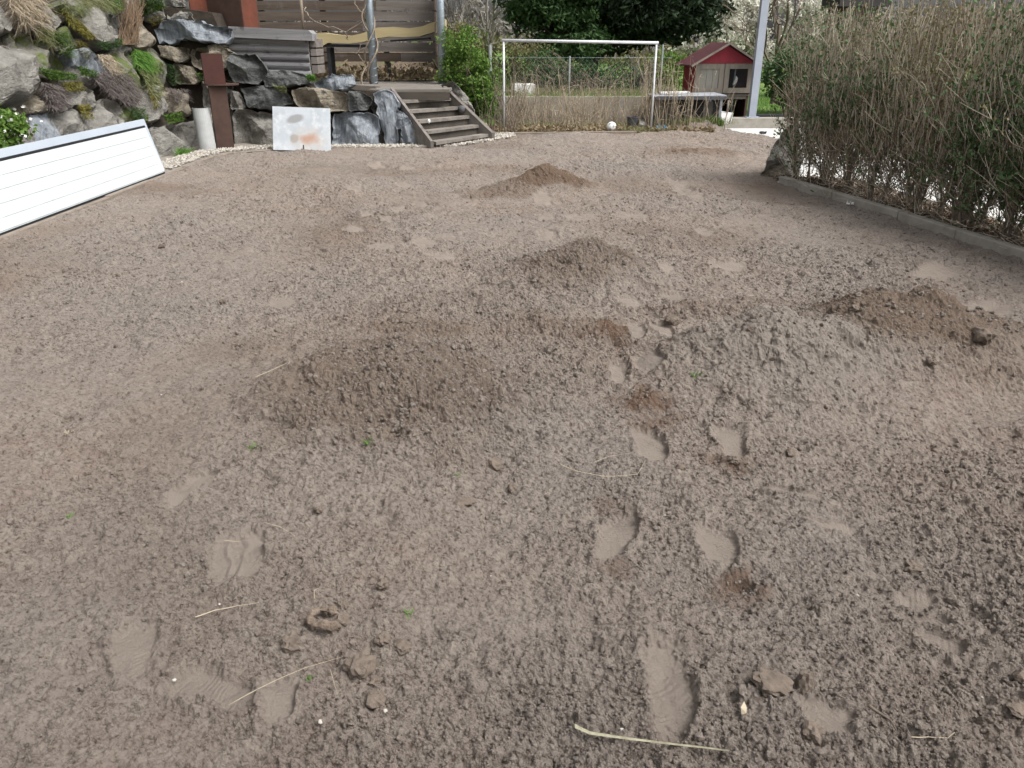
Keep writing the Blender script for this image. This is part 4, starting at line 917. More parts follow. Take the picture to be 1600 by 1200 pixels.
# ------------------------------------------------------------------ trees and bushes
def clump_sampler(blobs, nc, spread, surf=.55):
    B = np.array(blobs, float); w = B[:, 3] * B[:, 4] * B[:, 5]; w /= w.sum()
    k = RNG.choice(len(B), nc, p=w); d = RNG.normal(0, 1, (nc, 3)); d /= np.linalg.norm(d, axis=1)[:, None]
    r = surf + (1 - surf) * RNG.uniform(0, 1, nc) ** .5
    C = B[k, :3] + d * B[k, 3:6] * r[:, None]; sz = RNG.uniform(.5, 1.3, nc) * spread
    def f(n):
        q = RNG.integers(0, nc, n); return C[q] + RNG.normal(0, 1, (n, 3)) * sz[q][:, None] * np.array([1, 1, .7])
    return f, C
def branch_tree(mb, base, h, r0, seed, depth=4, spread=.6, up=.55, sides=5, twig_r=.004):
    rg = np.random.default_rng(seed)
    def go(p, d, L, r, lev):
        n = 3; pts = [p]; q = p.copy()
        for i in range(n):
            d = (d + rg.normal(0, .13, 3) + np.array([0, 0, .06 * up])); d /= np.linalg.norm(d); q = q + d * L / n; pts.append(q.copy())
        mb.tube(pts, [max(r * (1 - .35 * i / n), twig_r) for i in range(n + 1)], sides if lev < 2 else 3, False)
        if lev >= depth: return
        m = rg.integers(3, 5) if lev else rg.integers(5, 7)
        for j in range(m):
            t = rg.uniform(.35, 1.0) if j else 1.0
            pp = pts[0] + (q - pts[0]) * t if j else q
            dd = d + rg.normal(0, spread, 3); dd[2] += up * .3; dd /= np.linalg.norm(dd)
            go(pp, dd, L * rg.uniform(.55, .8), max(r * rg.uniform(.45, .65), twig_r), lev + 1)
    go(np.array(base, float), np.array([0, 0, 1.0]), h, r0, 0)

def conifer(label, base, trunks, blobs, n, size, mt, nc, spread, group=None, extra=None):
    root = empty('conifer_tree', base, label, 'tree', group)
    for (a, b, r) in trunks:
        MB().tube(wander(a, b, 10, .04, int(abs(a[0]) * 100) + 3), [r * (1 - .6 * i / 10) for i in range(11)], 9).build('trunk', M['bark'], root, True)
    f, C = clump_sampler(blobs, nc, spread)
    MB().add(*leaf_cards(n, f, size * .6, size * 1.3, aspect=.4)).build('crown', M[mt], root)
    mb = MB(); t0 = Vector(trunks[0][0]); t1 = Vector(trunks[0][1])
    for c in C[:: max(1, len(C) // 40)]:
        c = Vector(c); s = t0.lerp(t1, min(1, max(.15, (c.z - t0.z) / max(.1, t1.z - t0.z) - .1))); mb.tube(wander(s, c, 5, .05, int(c.x * 77) % 999), [.04, .034, .028, .02, .014, .006], 5, False)
    mb.build('limbs', M['bark'], root, True)
yb_ = D(918, 142, 21); yb_.z = .3
conifer('broad dark yew tree with dense hanging crown over the goal', yb_, [((yb_.x, 21, .2), (yb_.x + .4, 21, 6), .26), ((yb_.x - .45, 21.3, .2), (yb_.x - .9, 21.2, 5), .2)],
        [(yb_.x + 1.2, 21, 2.75, 2.0, 1.6, 1.35), (yb_.x + 1.75, 21, 2.3, 1.5, 1.3, .85), (yb_.x - .2, 21.2, 2.7, 1.4, 1.3, 1.35), (yb_.x + .5, 21.4, 2.0, 1.0, .8, .8), (yb_.x + .6, 21, 4.4, 2.2, 1.7, 1.5)], 80000, .075, 'needle_dark', 900, .14)
cb = D(886, 142, 20); cb.z = .3
conifer('mid green conifer with open drooping branches left of the yew', cb, [((cb.x, 20, .2), (cb.x - .2, 20, 5), .16)],
        [(cb.x - .4, 20, 2.0, .95, .8, .75), (cb.x - .85, 20, 2.7, .8, .7, .9), (cb.x, 20, 3.0, 1.2, 1.0, 1.2), (cb.x + .1, 19.8, 1.45, .9, .7, .4)], 24000, .065, 'needle_mid', 420, .13)
def bush(name, label, cat, base, blobs, n, size, mt, nc, spread, stems=12, stem_mat='twig', stem_h=None):
    root = empty(name, base, label, cat); f, C = clump_sampler(blobs, nc, spread, .35)
    MB().add(*leaf_cards(n, f, size * .6, size * 1.3)).build('foliage', M[mt], root)
    mb = MB(); b = Vector(base)
    for i in range(stems):
        c = Vector(C[i % len(C)]); mb.tube(wander(b + Vector((random.uniform(-.15, .15), random.uniform(-.1, .1), 0)), c, 6, .05, i + 7), [.018, .016, .013, .011, .009, .007, .004], 5, False)
    mb.build('stems', M[stem_mat], root, True); return root
p = D(731, 120, 15.5)
bush('green_bush', 'bright green leafy bush beside the galvanised pipe and steps', 'bush', (p.x, 15.3, .1), [(p.x - .05, 15.3, .95, .45, .4, .55), (p.x + .12, 15.4, .6, .5, .4, .45), (p.x - .1, 15.2, 1.45, .3, .3, .35), (p.x + .3, 15.5, .9, .3, .3, .4)], 9500, .032, 'leaf_fresh', 260, .07, 20)
p = D(745, 60, 20); bush('olive_bush', 'olive brown twiggy bush behind the bright green bush', 'bush', (p.x, 20, .5), [(p.x - .5, 20, 1.3, .8, .6, .6), (p.x + .4, 20.2, .95, .7, .5, .4)], 3000, .05, 'leaf_olive', 200, .12, 30, 'twig_grey')
p = D(840, 110, 18.2); bush('bramble_bush', 'tangled brown bramble thicket behind the goal post', 'bush', (p.x, 18.2, .55), [(p.x - .2, 18.2, 1.1, .55, .4, .5), (p.x + .5, 18.3, .9, .5, .4, .3)], 2600, .035, 'leaf_olive', 150, .09, 60, 'twig')
p = D(1000, 125, 17.6); bush('bramble_bush', 'tangled grey bramble thicket before the yew trunk and fence', 'bush', (p.x, 17.6, .55), [(p.x, 17.6, 1.0, .5, .4, .45), (p.x + .35, 17.7, .9, .35, .3, .4)], 900, .03, 'leaf_olive', 120, .09, 70, 'twig_grey')
p = D(925, 118, 17.3); bush('bramble_bush', 'long dark bramble thicket along the fence under the conifers', 'bush', (p.x, 17.3, .55), [(p.x - .5, 17.3, .85, .6, .3, .35), (p.x + .4, 17.4, .85, .6, .3, .35), (p.x - 1.0, 17.5, 1.0, .4, .3, .4)], 3200, .03, 'needle_mid', 260, .09, 140, 'twig')
p = D(1043, 120, 18.5); bush('green_bush', 'low yellowish green bush between goal post and hutch', 'bush', (p.x, 18.5, .0), [(p.x, 18.5, .9, .5, .4, .45)], 2600, .035, 'leaf_fresh', 90, .08, 12)
p = D(1206, 115, 19.5); bush('dark_bush', 'dark green shrub behind the grey pole', 'bush', (p.x + .5, 19.5, .0), [(p.x + .5, 19.5, .75, .7, .5, .6)], 6000, .04, 'leaf_privet', 150, .09, 10)

def bare_tree(label, base, h, r, seed, mt='twig_grey', depth=4, leaf=None, nleaf=0, spread=.6, lsize=.03, group=None):
    root = empty('bare_tree' if not leaf else 'blossom_tree', base, label, 'tree', group); mb = MB()
    branch_tree(mb, base, h, r, seed, depth, spread); o = mb.build('branches', M[mt], root)
    if leaf:
        V = mb.arrays()[0]; V = V[V[:, 2] > base[2] + h * .7]
        def f(n): return V[RNG.integers(0, len(V), n)] + RNG.normal(0, .05, (n, 3))
        MB().add(*leaf_cards(nleaf, f, lsize * .6, lsize * 1.3, aspect=.8)).build('crown', M[leaf], root)
for i, (px, Y, h, r, lab) in enumerate([(716, 25, 1.2, .08, 'bare grey tree behind the green bush beside the pipe'), (770, 29, 1.5, .09, 'bare grey tree in the sky gap beside the conifer'), (655, 27, 2.0, .12, 'bare grey tree mostly hidden behind the plank wall')]):
    q = D(px, 100, Y); bare_tree(lab, (q.x, Y, .4), h, r, 40 + i, depth=4)
for i, (px, Y, h, r, lab) in enumerate([(1128, 25, 1.15, .08, 'white blossoming tree above the hutch roof'), (1180, 27, 1.3, .09, 'white blossoming tree behind the grey pole'), (1245, 26, 1.3, .09, 'white blossoming tree rising over the end of the hedge')]):
    q = D(px, 100, Y); bare_tree(lab, (q.x, Y, .0), h, r, 60 + i, depth=4, leaf='blossom', nleaf=5200, lsize=.045)
q = D(1215, 100, 22); bare_tree('tall thin bare tree right behind the grey pole', (q.x, 22, 0), 1.9, .08, 70, 'twig', 4)
# far wood that closes the view
def fw(n):
    x = RNG.uniform(-45, 60, n); top = 1.9 + 1.0 * vnoise(x * .35, x * 0, 3) + .7 * vnoise(x * 1.3, x * 0, 5)
    return np.stack([x, RNG.uniform(44, 50, n), .6 + RNG.uniform(0, 1, n) ** .8 * (top)], 1)
mb = MB(); mb.add(*leaf_cards(26000, fw, .12, .34, 1.6, .35)); mb.build('distant_wood', M['twig_grey'], kind='stuff', label='grey leafless wood in the distance')
mb = MB(); mb.add(*leaf_cards(9000, lambda n: fw(n) * np.array([1, 1, .7]) + np.array([0, -2, 0]), .12, .3, 1, .5)); mb.build('distant_bushes', M['leaf_olive'], kind='stuff', label='olive bushes before the distant wood')

# ------------------------------------------------------------------ hedge
hr = empty('hedge', (3.7, 7.2, 0), 'tall half bare privet hedge with brown shoots and green leaves', 'hedge')
HA, HBp = Vector((3.30, 9.38, .05)), Vector((4.72, 2.9, .05)); HL = (HBp - HA).length
hd = (HBp - HA).normalized(); hn = Vector((-hd.y, hd.x, 0))
HTOP = 1.86
trunks = []; n_st = 40
tw_mb = MB(); tip_mb = MB(); allp = []
for i in range(n_st):
    s = (i + random.uniform(-.3, .3)) / n_st * HL; off = random.uniform(-.13, .13)
    b = HA + hd * max(.02, s) + hn * off
    tmb = MB()
    for j in range(random.randint(2, 4)):
        lean = hd * random.uniform(-.28, .28) + hn * random.uniform(-.2, .2); hgt = random.uniform(.7, 1.15)
        e = b + lean + Vector((0, 0, hgt)); r = random.uniform(.009, .02)
        path = wander(b + hn * random.uniform(-.03, .03), e, 6, .018, i * 10 + j)
        tmb.tube(path, [r * (1 - .5 * k / 6) for k in range(7)], 6, False)
        for k in range(9):
            t = random.uniform(.12, 1.0); q = path[min(6, int(t * 6))]
            dd = (hd * random.gauss(0, .36) + hn * random.gauss(0, .34) + Vector((0, 0, random.uniform(.5, 1.0)))).normalized()
            L = random.uniform(.25, .7); e2 = q + dd * L; e2.z = min(e2.z, HTOP + random.uniform(-.15, .03))
            p2 = wander(q, e2, 4, .022, i * 100 + j * 10 + k); tw_mb.tube(p2, [.0055, .0048, .004, .0032, .0024], 4, False)
            allp += p2
            for m in range(7):
                a = p2[random.randint(1, 4)]; d3 = (dd + hd * random.gauss(0, .5) + hn * random.gauss(0, .5) + Vector((0, 0, random.uniform(-.1, .6)))).normalized()
                e3 = a + d3 * random.uniform(.10, .32); e3.z = min(e3.z, HTOP + random.uniform(-.10, .05))
                p3 = wander(a, e3, 2, .012, m + k * 7); (tip_mb if a.z > .75 or random.random() < .35 else tw_mb).tube(p3, [.0028, .0024, .0016], 3, False)
                allp.append(p3[-1]); allp.append(p3[1])
    tmb.build('stem', M['hedge_twig'], hr, True)
# upright shoots filling the clipped top
for i in range(8200):
    s = random.uniform(0, HL); z0 = random.uniform(.5, 1.6) if random.random() < .8 else random.uniform(.3, .8); off = random.uniform(-.30, .30)
    a = HA + hd * s + hn * off; a.z = z0
    e = a + hd * random.gauss(0, .07) + hn * random.gauss(0, .05) + Vector((0, 0, random.uniform(.15, .45))); e.z = min(e.z, HTOP + random.uniform(-.12, .04))
    if e.z - a.z < .06: continue
    (tip_mb if random.random() < .7 else tw_mb).tube(wander(a, e, 2, .012, i), [.0034, .003, .002], 3, False); allp.append(e); allp.append(a.lerp(e, .6))
for i in range(2600):
    s = random.uniform(0, HL); a = HA + hd * s + hn * random.uniform(-.3, .3); a.z = random.uniform(.06, .55)
    e = a + hd * random.gauss(0, .16) + hn * random.gauss(-.04, .10) + Vector((0, 0, random.uniform(.02, .35)))
    (tip_mb if random.random() < .4 else tw_mb).tube(wander(a, e, 3, .015, i), [.0036, .003, .0026, .0018], 3, False); allp.append(e); allp.append(e)
tw_mb.build('twigs', M['hedge_twig'], hr); tip_mb.build('shoots', M['hedge_tip'], hr)
AP = np.array([tuple(p) for p in allp])
cl = vnoise(AP[:, 1] * 2.3, AP[:, 2] * 2.1, 77) + .35 * vnoise(AP[:, 1] * 6, AP[:, 2] * 6, 78)
wgt = np.clip(.30 + cl * 1.3, .03, 1.2) * np.clip(1.5 - AP[:, 2] * .62, .25, 1) * np.clip(AP[:, 2] * 2.4 - .2, .15, 1); wgt /= wgt.sum()
def hl(n): return AP[RNG.choice(len(AP), n, p=wgt)] + RNG.normal(0, .022, (n, 3))
MB().add(*leaf_cards(34000, hl, .013, .028)).build('leaves', M['leaf_privet'], hr)
w2 = np.clip(.5 - cl, .05, 1) * np.clip(AP[:, 2] - .2, .05, 1.2); w2 /= w2.sum()
def hl2(n): return AP[RNG.choice(len(AP), n, p=w2)] + RNG.normal(0, .02, (n, 3))
MB().add(*leaf_cards(16000, hl2, .010, .021)).build('dry_leaves', M['leaf_dry'], hr)
MB().add(*leaf_cards(14000, hl2, .010, .020)).build('olive_leaves', M['leaf_olive'], hr)
def hb(n):
    s = RNG.uniform(0, HL, n); o = RNG.uniform(-.35, .35, n); return np.stack([HA.x + hd.x * s + hn.x * o, HA.y + hd.y * s + hn.y * o, .05 + np.abs(RNG.normal(0, .02, n))], 1)
MB().add(*leaf_cards(4200, hb, .014, .03, .4)).build('leaf_litter', M['leaf_litter'], kind='stuff', label='brown leaf litter under the hedge')
mb = MB()
for i in range(420):
    p = hb(1)[0]; a = random.uniform(0, 6.28); L = random.uniform(.08, .28); mb.tube(wander(p, p + np.array([math.cos(a) * L, math.sin(a) * L, random.uniform(.0, .10)]), 3, .02, i), .0028, 3, False)
mb.build('fallen_twigs', M['hedge_tip'], kind='stuff', label='fallen dry twigs under the hedge')
g = G(1325, 318, .07); crumple((g.x + .02, g.y, .06), .03, 12, M['white_plain'], 'white_scrap', 'small white scrap on the earth under the hedge', 'scrap')

# ------------------------------------------------------------------ dry weeds in front of the concrete wall
mb = MB()
for i in range(760):
    px = random.uniform(-.1, 4.0) if random.random() < .8 else random.uniform(2.3, 3.3); y = random.uniform(14.75, 15.95)
    if RX0 - .05 < px and y > 15.15 and px > RX0 + .35: continue
    if px > 3.1 and random.random() < .6: continue
    if 1.75 < px < 3.05 and y < 15.45 and random.random() < .7: continue
    h = random.uniform(.25, 1.1) * (1.15 if 2.2 < px < 3.2 else .9); a = Vector((px, y, .02)); e = a + Vector((random.gauss(0, .17), random.gauss(0, .1), h))
    p = wander(a, e, 4, .018, i); r = random.uniform(.003, .008); mb.tube(p, [r, r * .9, r * .8, r * .6, r * .35], 4, False)
    for k in range(random.randint(1, 4)):
        q = p[random.randint(1, 4)]; mb.tube([q, q + Vector((random.gauss(0, .10), random.gauss(0, .08), random.uniform(-.02, .18)))], [r * .55, r * .3], 3, False)
mb.build('dry_weeds', M['straw_stem'], kind='stuff', label='tall dry weed stalks in front of the concrete wall')
def wl(n): return np.stack([RNG.uniform(-.3, 3.6, n), 14.55 + np.abs(RNG.normal(0, .45, n)), .03 + np.abs(RNG.normal(0, .035, n))], 1)
MB().add(*leaf_cards(5200, wl, .018, .045, .6)).build('leaf_litter', M['leaf_dry'], kind='stuff', label='brown leaf litter at the foot of the weeds')
mb = MB()
for i in range(60):
    a = Vector((random.uniform(-.6, .1), random.uniform(14.2, 16), .03)); e = a + Vector((random.gauss(-.05, .3), random.gauss(0, .2), random.uniform(.3, 1.3)))
    mb.tube(wander(a, e, 5, .035, i), [.008, .007, .006, .005, .004, .003], 4, False)
mb.build('dry_brush', M['twig'], kind='stuff', label='thin brown brushwood between the steps and the goal')

# ------------------------------------------------------------------ grass blades on lawn and tufts
def blades(n, base, hmin, hmax, w, lean=.35, droop=None):
    P = base(n) if callable(base) else base; n = len(P); h = RNG.uniform(hmin, hmax, n); a = RNG.uniform(0, 6.283, n)
    d = np.stack([np.cos(a), np.sin(a), np.zeros(n)], 1); l = RNG.normal(0, lean, (n, 3)); l[:, 2] = 1
    if droop is not None: l = l * np.array([1, 1, .25]) + np.array(droop)
    l /= np.linalg.norm(l, axis=1)[:, None]; mid = P + l * (h * .55)[:, None]; l2 = l + RNG.normal(0, .25, (n, 3)) + (np.array([0, 0, -.25]) if droop is not None else 0); tip = mid + l2 * (h * .45)[:, None]
    s = d * w
    V = np.stack([P - s, P + s, mid - s * .7, mid + s * .7, tip], 1).reshape(-1, 3); o = (np.arange(n) * 5)[:, None]
    mbb = MB(); mbb.add(V, o + np.array([[0, 1, 3, 2]])); mbb.L.append((o + np.array([[2, 3, 4]])).ravel()); mbb.T.append(np.full(n, 3)); return mbb
def lg(n):
    x = RNG.uniform(3.6, 9, n); y = RNG.uniform(16.3, 30, n); return np.stack([x, y, np.full(n, -.05)], 1)
blades(16000, lg, .04, .10, .006).build('grass', M['grass_bright'], kind='stuff', label='bright green lawn grass behind the kerb')
def lg2(n):
    x = RNG.uniform(-.8, 3.3, n); y = RNG.uniform(16.3, 20, n); return np.stack([x, y, np.full(n, .54)], 1)
blades(9000, lg2, .05, .16, .006).build('grass', M['grass_pale'], kind='stuff', label='rough grass behind the concrete wall')
def eg(n): return np.stack([cgx + RNG.normal(0, .28, n), cgy + .12 + RNG.normal(0, .12, n), np.full(n, .13)], 1)
blades(700, eg, .06, .16, .004).build('grass_cover', M['grass_pale'], eh)
def eg2(n): return np.stack([D(1115, 185, 15.1).x + RNG.normal(0, .07, n), 15.0 + RNG.normal(0, .06, n), np.full(n, .10)], 1)
blades(500, eg2, .08, .20, .007).build('weed_tuft', M['moss'], label='dark green weed tuft at the corner of the rabbit run', cat='plant')
def eg3(n): return np.stack([RNG.uniform(1.9, 2.9, n), 14.7 + RNG.normal(0, .10, n), np.full(n, .03)], 1)
blades(900, eg3, .04, .12, .005).build('grass_edge', M['grass_pale'], kind='stuff', label='thin grass along the edge of the soil by the ball')
q = D(660, 108, 18.0)
blades(1500, np.stack([q.x + RNG.normal(.1, .5, 1500), 18 + RNG.normal(0, .3, 1500), np.full(1500, .6)], 1), .1, .35, .01).build('grass_tuft', M['grass_bright'], label='bright green grass seen under the plank wall', cat='grass tuft')

# ------------------------------------------------------------------ plants on the bank
def bank_plant(name, label, plane, px, n, h0, h1, w, mt, droop=None, out=.05, stems=None):
    P, N = plane; cx = sum(p[0] for p in px) / len(px); cy = sum(p[1] for p in px) / len(px)
    poly = np.array(px, float); lo, hi = poly.min(0), poly.max(0); pts = []
    while len(pts) < n:
        q = RNG.uniform(lo, hi, (n, 2)); q = q[inside(q[:, 0], q[:, 1], poly)]
        for (x, y) in q[:n - len(pts)]:
            pts.append(tuple(onplane(x, y, P + N * (out + random.uniform(0, .04)), N)))
    base = onplane(cx, cy, P, N)
    o = blades(n, np.array(pts), h0 * .7, h1 * .7, w, 1.1, droop)
    return o.build(name, M[mt], label=label, cat='plant', kind='thing', group='plants growing in the boulder bank')
dn = (.35, -.05, -.75)
bank_plant('cushion_plant', 'thick feathery green cushion high in the boulder bank', PL, [(84, 52), (104, 50), (114, 74), (110, 92), (96, 84)], 1500, .05, .13, .006, 'moss', (.6, 0, -.2), .10)
bank_plant('cushion_plant', 'smaller olive cushion beside the feathery green cushion', PL, [(116, 62), (130, 66), (142, 84), (134, 92), (122, 78)], 700, .04, .10, .006, 'moss_yellow', (.6, 0, -.2), .08)
bank_plant('moss_strip', 'yellow green moss strip running down past the sloping grey boulder', PL, [(98, 14), (112, 22), (150, 58), (142, 62), (110, 40)], 900, .04, .10, .006, 'moss_yellow', dn, .05)
bank_plant('hanging_grass', 'bright green grass tuft hanging in the middle of the bank', PL, [(210, 76), (232, 82), (242, 108), (228, 112), (212, 100)], 1500, .08, .2, .006, 'grass_bright', dn, .10)
bank_plant('hanging_plant', 'pale green trailing plant below the bright grass tuft', PL, [(216, 106), (240, 106), (252, 138), (246, 158), (232, 140)], 1300, .06, .15, .006, 'grass_pale', dn, .09)
bank_plant('moss_patch', 'orange yellow moss patch at the end of the trailing plant', PL, [(232, 142), (246, 144), (250, 166), (240, 170)], 320, .03, .07, .006, 'moss_yellow', dn, .09)
bank_plant('dead_mat', 'large grey dead mat draped over the boulders in the middle', PL, [(140, 118), (170, 108), (205, 118), (222, 150), (205, 165), (175, 150)], 2600, .08, .22, .004, 'mat_dead', dn, .06)
bank_plant('dead_mat', 'grey dead mat hanging beside the small tan boulder', PL, [(64, 128), (90, 132), (104, 150), (96, 170), (80, 168)], 1300, .08, .2, .004, 'mat_dead', dn, .06)
bank_plant('dead_mat', 'grey dead mat on top of the largest boulder', PL, [(0, 70), (30, 76), (58, 112), (62, 122), (40, 100), (10, 82)], 1000, .08, .18, .004, 'mat_dead', dn, .06)
bank_plant('dry_grass', 'long dry grass hanging at the top of the bank', PL, [(10, -8), (60, -8), (74, 30), (40, 40), (20, 20)], 900, .15, .4, .004, 'straw_stem', dn, .08)
bank_plant('dry_grass', 'dry straw coloured grass above the sloping grey boulder', PL, [(86, -8), (170, -8), (178, 16), (130, 12), (110, 26)], 900, .12, .35, .004, 'grass_pale', dn, .06)
bank_plant('green_herb', 'low green herb under the dark mossy boulder', PL, [(50, 104), (70, 108), (120, 116), (118, 126), (84, 126), (56, 116)], 1100, .04, .11, .008, 'moss', (.5, 0, 0), .07)
bank_plant('green_herb', 'dark green herb below the blue grey slanted boulder', PL, [(122, 104), (150, 112), (150, 122), (126, 118)], 500, .04, .10, .008, 'moss', (.5, 0, 0), .07)
bank_plant('green_herb', 'small dark green herb below the sloping grey boulder', PL, [(148, 68), (190, 60), (192, 72), (164, 80)], 600, .04, .10, .008, 'needle_mid', (.5, 0, 0), .07)
bank_plant('green_herb', 'grey green herb beside the pale tan stones', PL, [(262, 100), (278, 104), (282, 130), (268, 134), (260, 118)], 600, .04, .11, .008, 'needle_mid', (.5, 0, -.2), .08)
bank_plant('green_herb', 'dark green herb above the rear panel strip', PL, [(200, 168), (226, 170), (232, 186), (212, 192)], 500, .04, .10, .008, 'needle_mid', (.5, 0, 0), .08)
bank_plant('green_herb', 'fresh green herb in the joint above the lowest boulder', PL, [(256, 180), (284, 176), (288, 190), (262, 194)], 520, .04, .10, .007, 'moss', (.5, 0, .1), .08)
bank_plant('grass_tuft', 'green grass tuft growing in the gravel at the last boulder', PL, [(276, 236), (300, 236), (302, 250), (280, 254)], 500, .08, .2, .005, 'grass_bright', (.3, 0, .7), .10)
bank_plant('green_herb', 'green herb in the joint behind the rusty post', PC, [(308, 116), (326, 114), (330, 126), (312, 128)], 300, .05, .11, .007, 'moss', (0, -.5, .1), .08)
bank_plant('green_herb', 'bright green herb tuft at the end of the timber wall', PC, [(480, 118), (492, 120), (494, 128), (482, 127)], 260, .05, .11, .007, 'grass_bright', (0, -.3, .5), .06)
bank_plant('green_herb', 'sparse yellow green herb on the dark stone wall', PC, [(428, 134), (448, 136), (446, 146), (434, 144)], 220, .04, .10, .006, 'grass_pale', (0, -.5, .1), .08)
bank_plant('green_grass', 'green grass on the ledge by the upper flat stones', PC, [(214, -6), (252, -6), (256, 14), (228, 26), (216, 12)], 800, .06, .2, .006, 'moss', (.2, -.3, .4), .06)
bank_plant('moss_patch', 'yellow moss patch at the end of the blue slab', PC, [(228, 30), (252, 24), (254, 34), (240, 42)], 260, .03, .06, .006, 'moss_yellow', (.2, -.3, .1), .08)
bank_plant('dry_grass', 'dry straw strands hanging past the dark mossy boulder', PL, [(56, 40), (84, 44), (100, 62), (86, 76), (64, 62)], 500, .08, .22, .004, 'grass_pale', dn, .06)
bank_plant('dry_grass', 'thin dry strands in the joint beside the blue grey boulder', PL, [(150, 84), (172, 84), (190, 112), (176, 118)], 500, .08, .2, .004, 'straw_stem', dn, .07)
bank_plant('moss_patch', 'olive moss patch over the boulder below the green herbs', PL, [(96, 128), (126, 126), (134, 140), (104, 142)], 500, .03, .08, .006, 'moss_yellow', dn, .07)
bank_plant('moss_patch', 'orange brown moss beside the dark hollow in the bank', PL, [(120, 164), (140, 162), (146, 184), (132, 186)], 420, .03, .07, .006, 'moss_yellow', dn, .06)
bank_plant('dry_grass', 'dry brown strands draped over the tan boulder by the post', PL, [(258, 136), (294, 138), (300, 158), (272, 156)], 520, .07, .18, .004, 'mat_dead', dn, .06)
bank_plant('green_herb', 'green herb at the very top beside the dry brown stems', PL, [(168, -6), (192, -6), (196, 12), (178, 20)], 500, .05, .14, .007, 'moss', dn, .06)
fl = empty('flowering_plant', onplane(6, 200, *PL), 'leafy green plant with small white flowers at the edge of the panels', 'plant', 'plants growing in the boulder bank')
cF = onplane(4, 200, PL[0] + PL[1] * .2, PL[1])
f, C = clump_sampler([(cF.x, cF.y - .1, cF.z, .2, .3, .22)], 60, .05, .3)
MB().add(*leaf_cards(1500, f, .02, .04)).build('foliage', M['leaf_fresh'], fl)
MB().add(*leaf_cards(70, lambda n: f(n) + np.array([.08, 0, .05]), .012, .02, 1, .9)).build('flowers', M['flower'], fl)
ds = empty('dead_shrub', onplane(205, 60, *PL), 'bundle of upright dry brown stems high in the bank', 'plant', 'plants growing in the boulder bank')
mb = MB(); b1 = onplane(203, 70, PL[0] + PL[1] * .05, PL[1])
for i in range(130):
    e = onplane(random.gauss(207, 12), random.uniform(-12, 30), PL[0] + PL[1] * random.uniform(.05, .25), PL[1])
    mb.tube(wander(b1 + Vector((0, random.gauss(0, .12), 0)), e, 4, .02, i), [.006, .0055, .005, .004, .003], 4, False)
mb.build('stems', M['leaf_litter'], ds)

# ------------------------------------------------------------------ clods, crumbs, straws and sprouts on the soil
def lump(seed, sub=2):
    import bmesh
    bm = bmesh.new(); bmesh.ops.create_icosphere(bm, subdivisions=sub, radius=1.0)
    rg = np.random.default_rng(seed); V = np.array([v.co for v in bm.verts]); o = rg.uniform(0, 50, 3)
    d = 1 + .30 * vnoise(V[:, 0] * 1.6 + o[0], V[:, 1] * 1.6 + V[:, 2] * 1.1 + o[1], seed) + .22 * vnoise(V[:, 0] * 4 + V[:, 2] * 3 + o[2], V[:, 1] * 4 + o[0], seed + 1) + (.10 * vnoise(V[:, 0] * 9 + V[:, 2] * 7, V[:, 1] * 9 + V[:, 2] * 4, seed + 2) if sub > 2 else 0)
    F = np.array([[v.index for v in f.verts] for f in bm.faces]); bm.free()
    return V * d[:, None] * np.array([1, rg.uniform(.8, 1.1), rg.uniform(.6, .8)]), F
CL = [((565, 1065), 24, 'big round brown clod among the loose clods'), ((458, 1028), 17, 'round clod beside the pale ring shaped clod'), ((600, 1022), 13, 'small clod in the cluster of loose clods'), ((632, 1032), 15, 'flat clod at the edge of the loose clods'),
      ((588, 1085), 11, 'small clod touching the big round clod'), ((592, 1118), 16, 'pale rough clod below the big round clod'), ((536, 996), 14, 'dark clod tucked into the ring shaped clod'), ((540, 965), 9, 'little dark clod above the ring shaped clod'), ((600, 935), 13, 'lone clod above the cluster of loose clods'),
      ((1255, 1098), 20, 'upright dark pointed clod near the bare print'), ((1200, 1100), 30, 'broad flat clod beside the pointed clod'), ((1428, 888), 13, 'dark clod above the drag marks'), ((1590, 1078), 14, 'pale clod at the picture edge near the bottom'), ((1585, 1130), 15, 'flat clod at the picture edge below the pale clod'),
      ((1265, 1172), 18, 'dark clod by the curled bark strip'), ((772, 738), 14, 'dark clod in front of the broad brown heap'), ((728, 800), 15, 'wide flat brown clod below the straws'), ((800, 772), 9, 'small dark clod between heap and straw'), ((1048, 522), 14, 'dark clod beside the row of shoe prints'), ((1147, 738), 10, 'dark clod at the heel of a shoe print'),
      ((1518, 590), 17, 'dark clod at the foot of the wide dark heap'), ((1446, 612), 8, 'small clod beyond the grey heap'), ((1320, 566), 10, 'dark clod between the two heaps'), ((500, 812), 8, 'small clod among the crumbs left of the straw'), ((185, 443), 5, 'lone small clod far over by the white panels'), ((255, 398), 5, 'tiny lone clod towards the rusty post'),
      ((640, 548), 13, 'flat clod on top of the broad brown heap'), ((350, 484), 6, 'small dark clod on the level soil'), ((1232, 728), 9, 'dark crumbly clod right of the second shoe print'), ((975, 572), 7, 'small black clod in the shoe print row'), ((1062, 745), 9, 'clod under the curved straw end'), ((375, 545), 6, 'small clod beyond the broad heap'), ((895, 398), 9, 'clod on the heap with the sprout')]
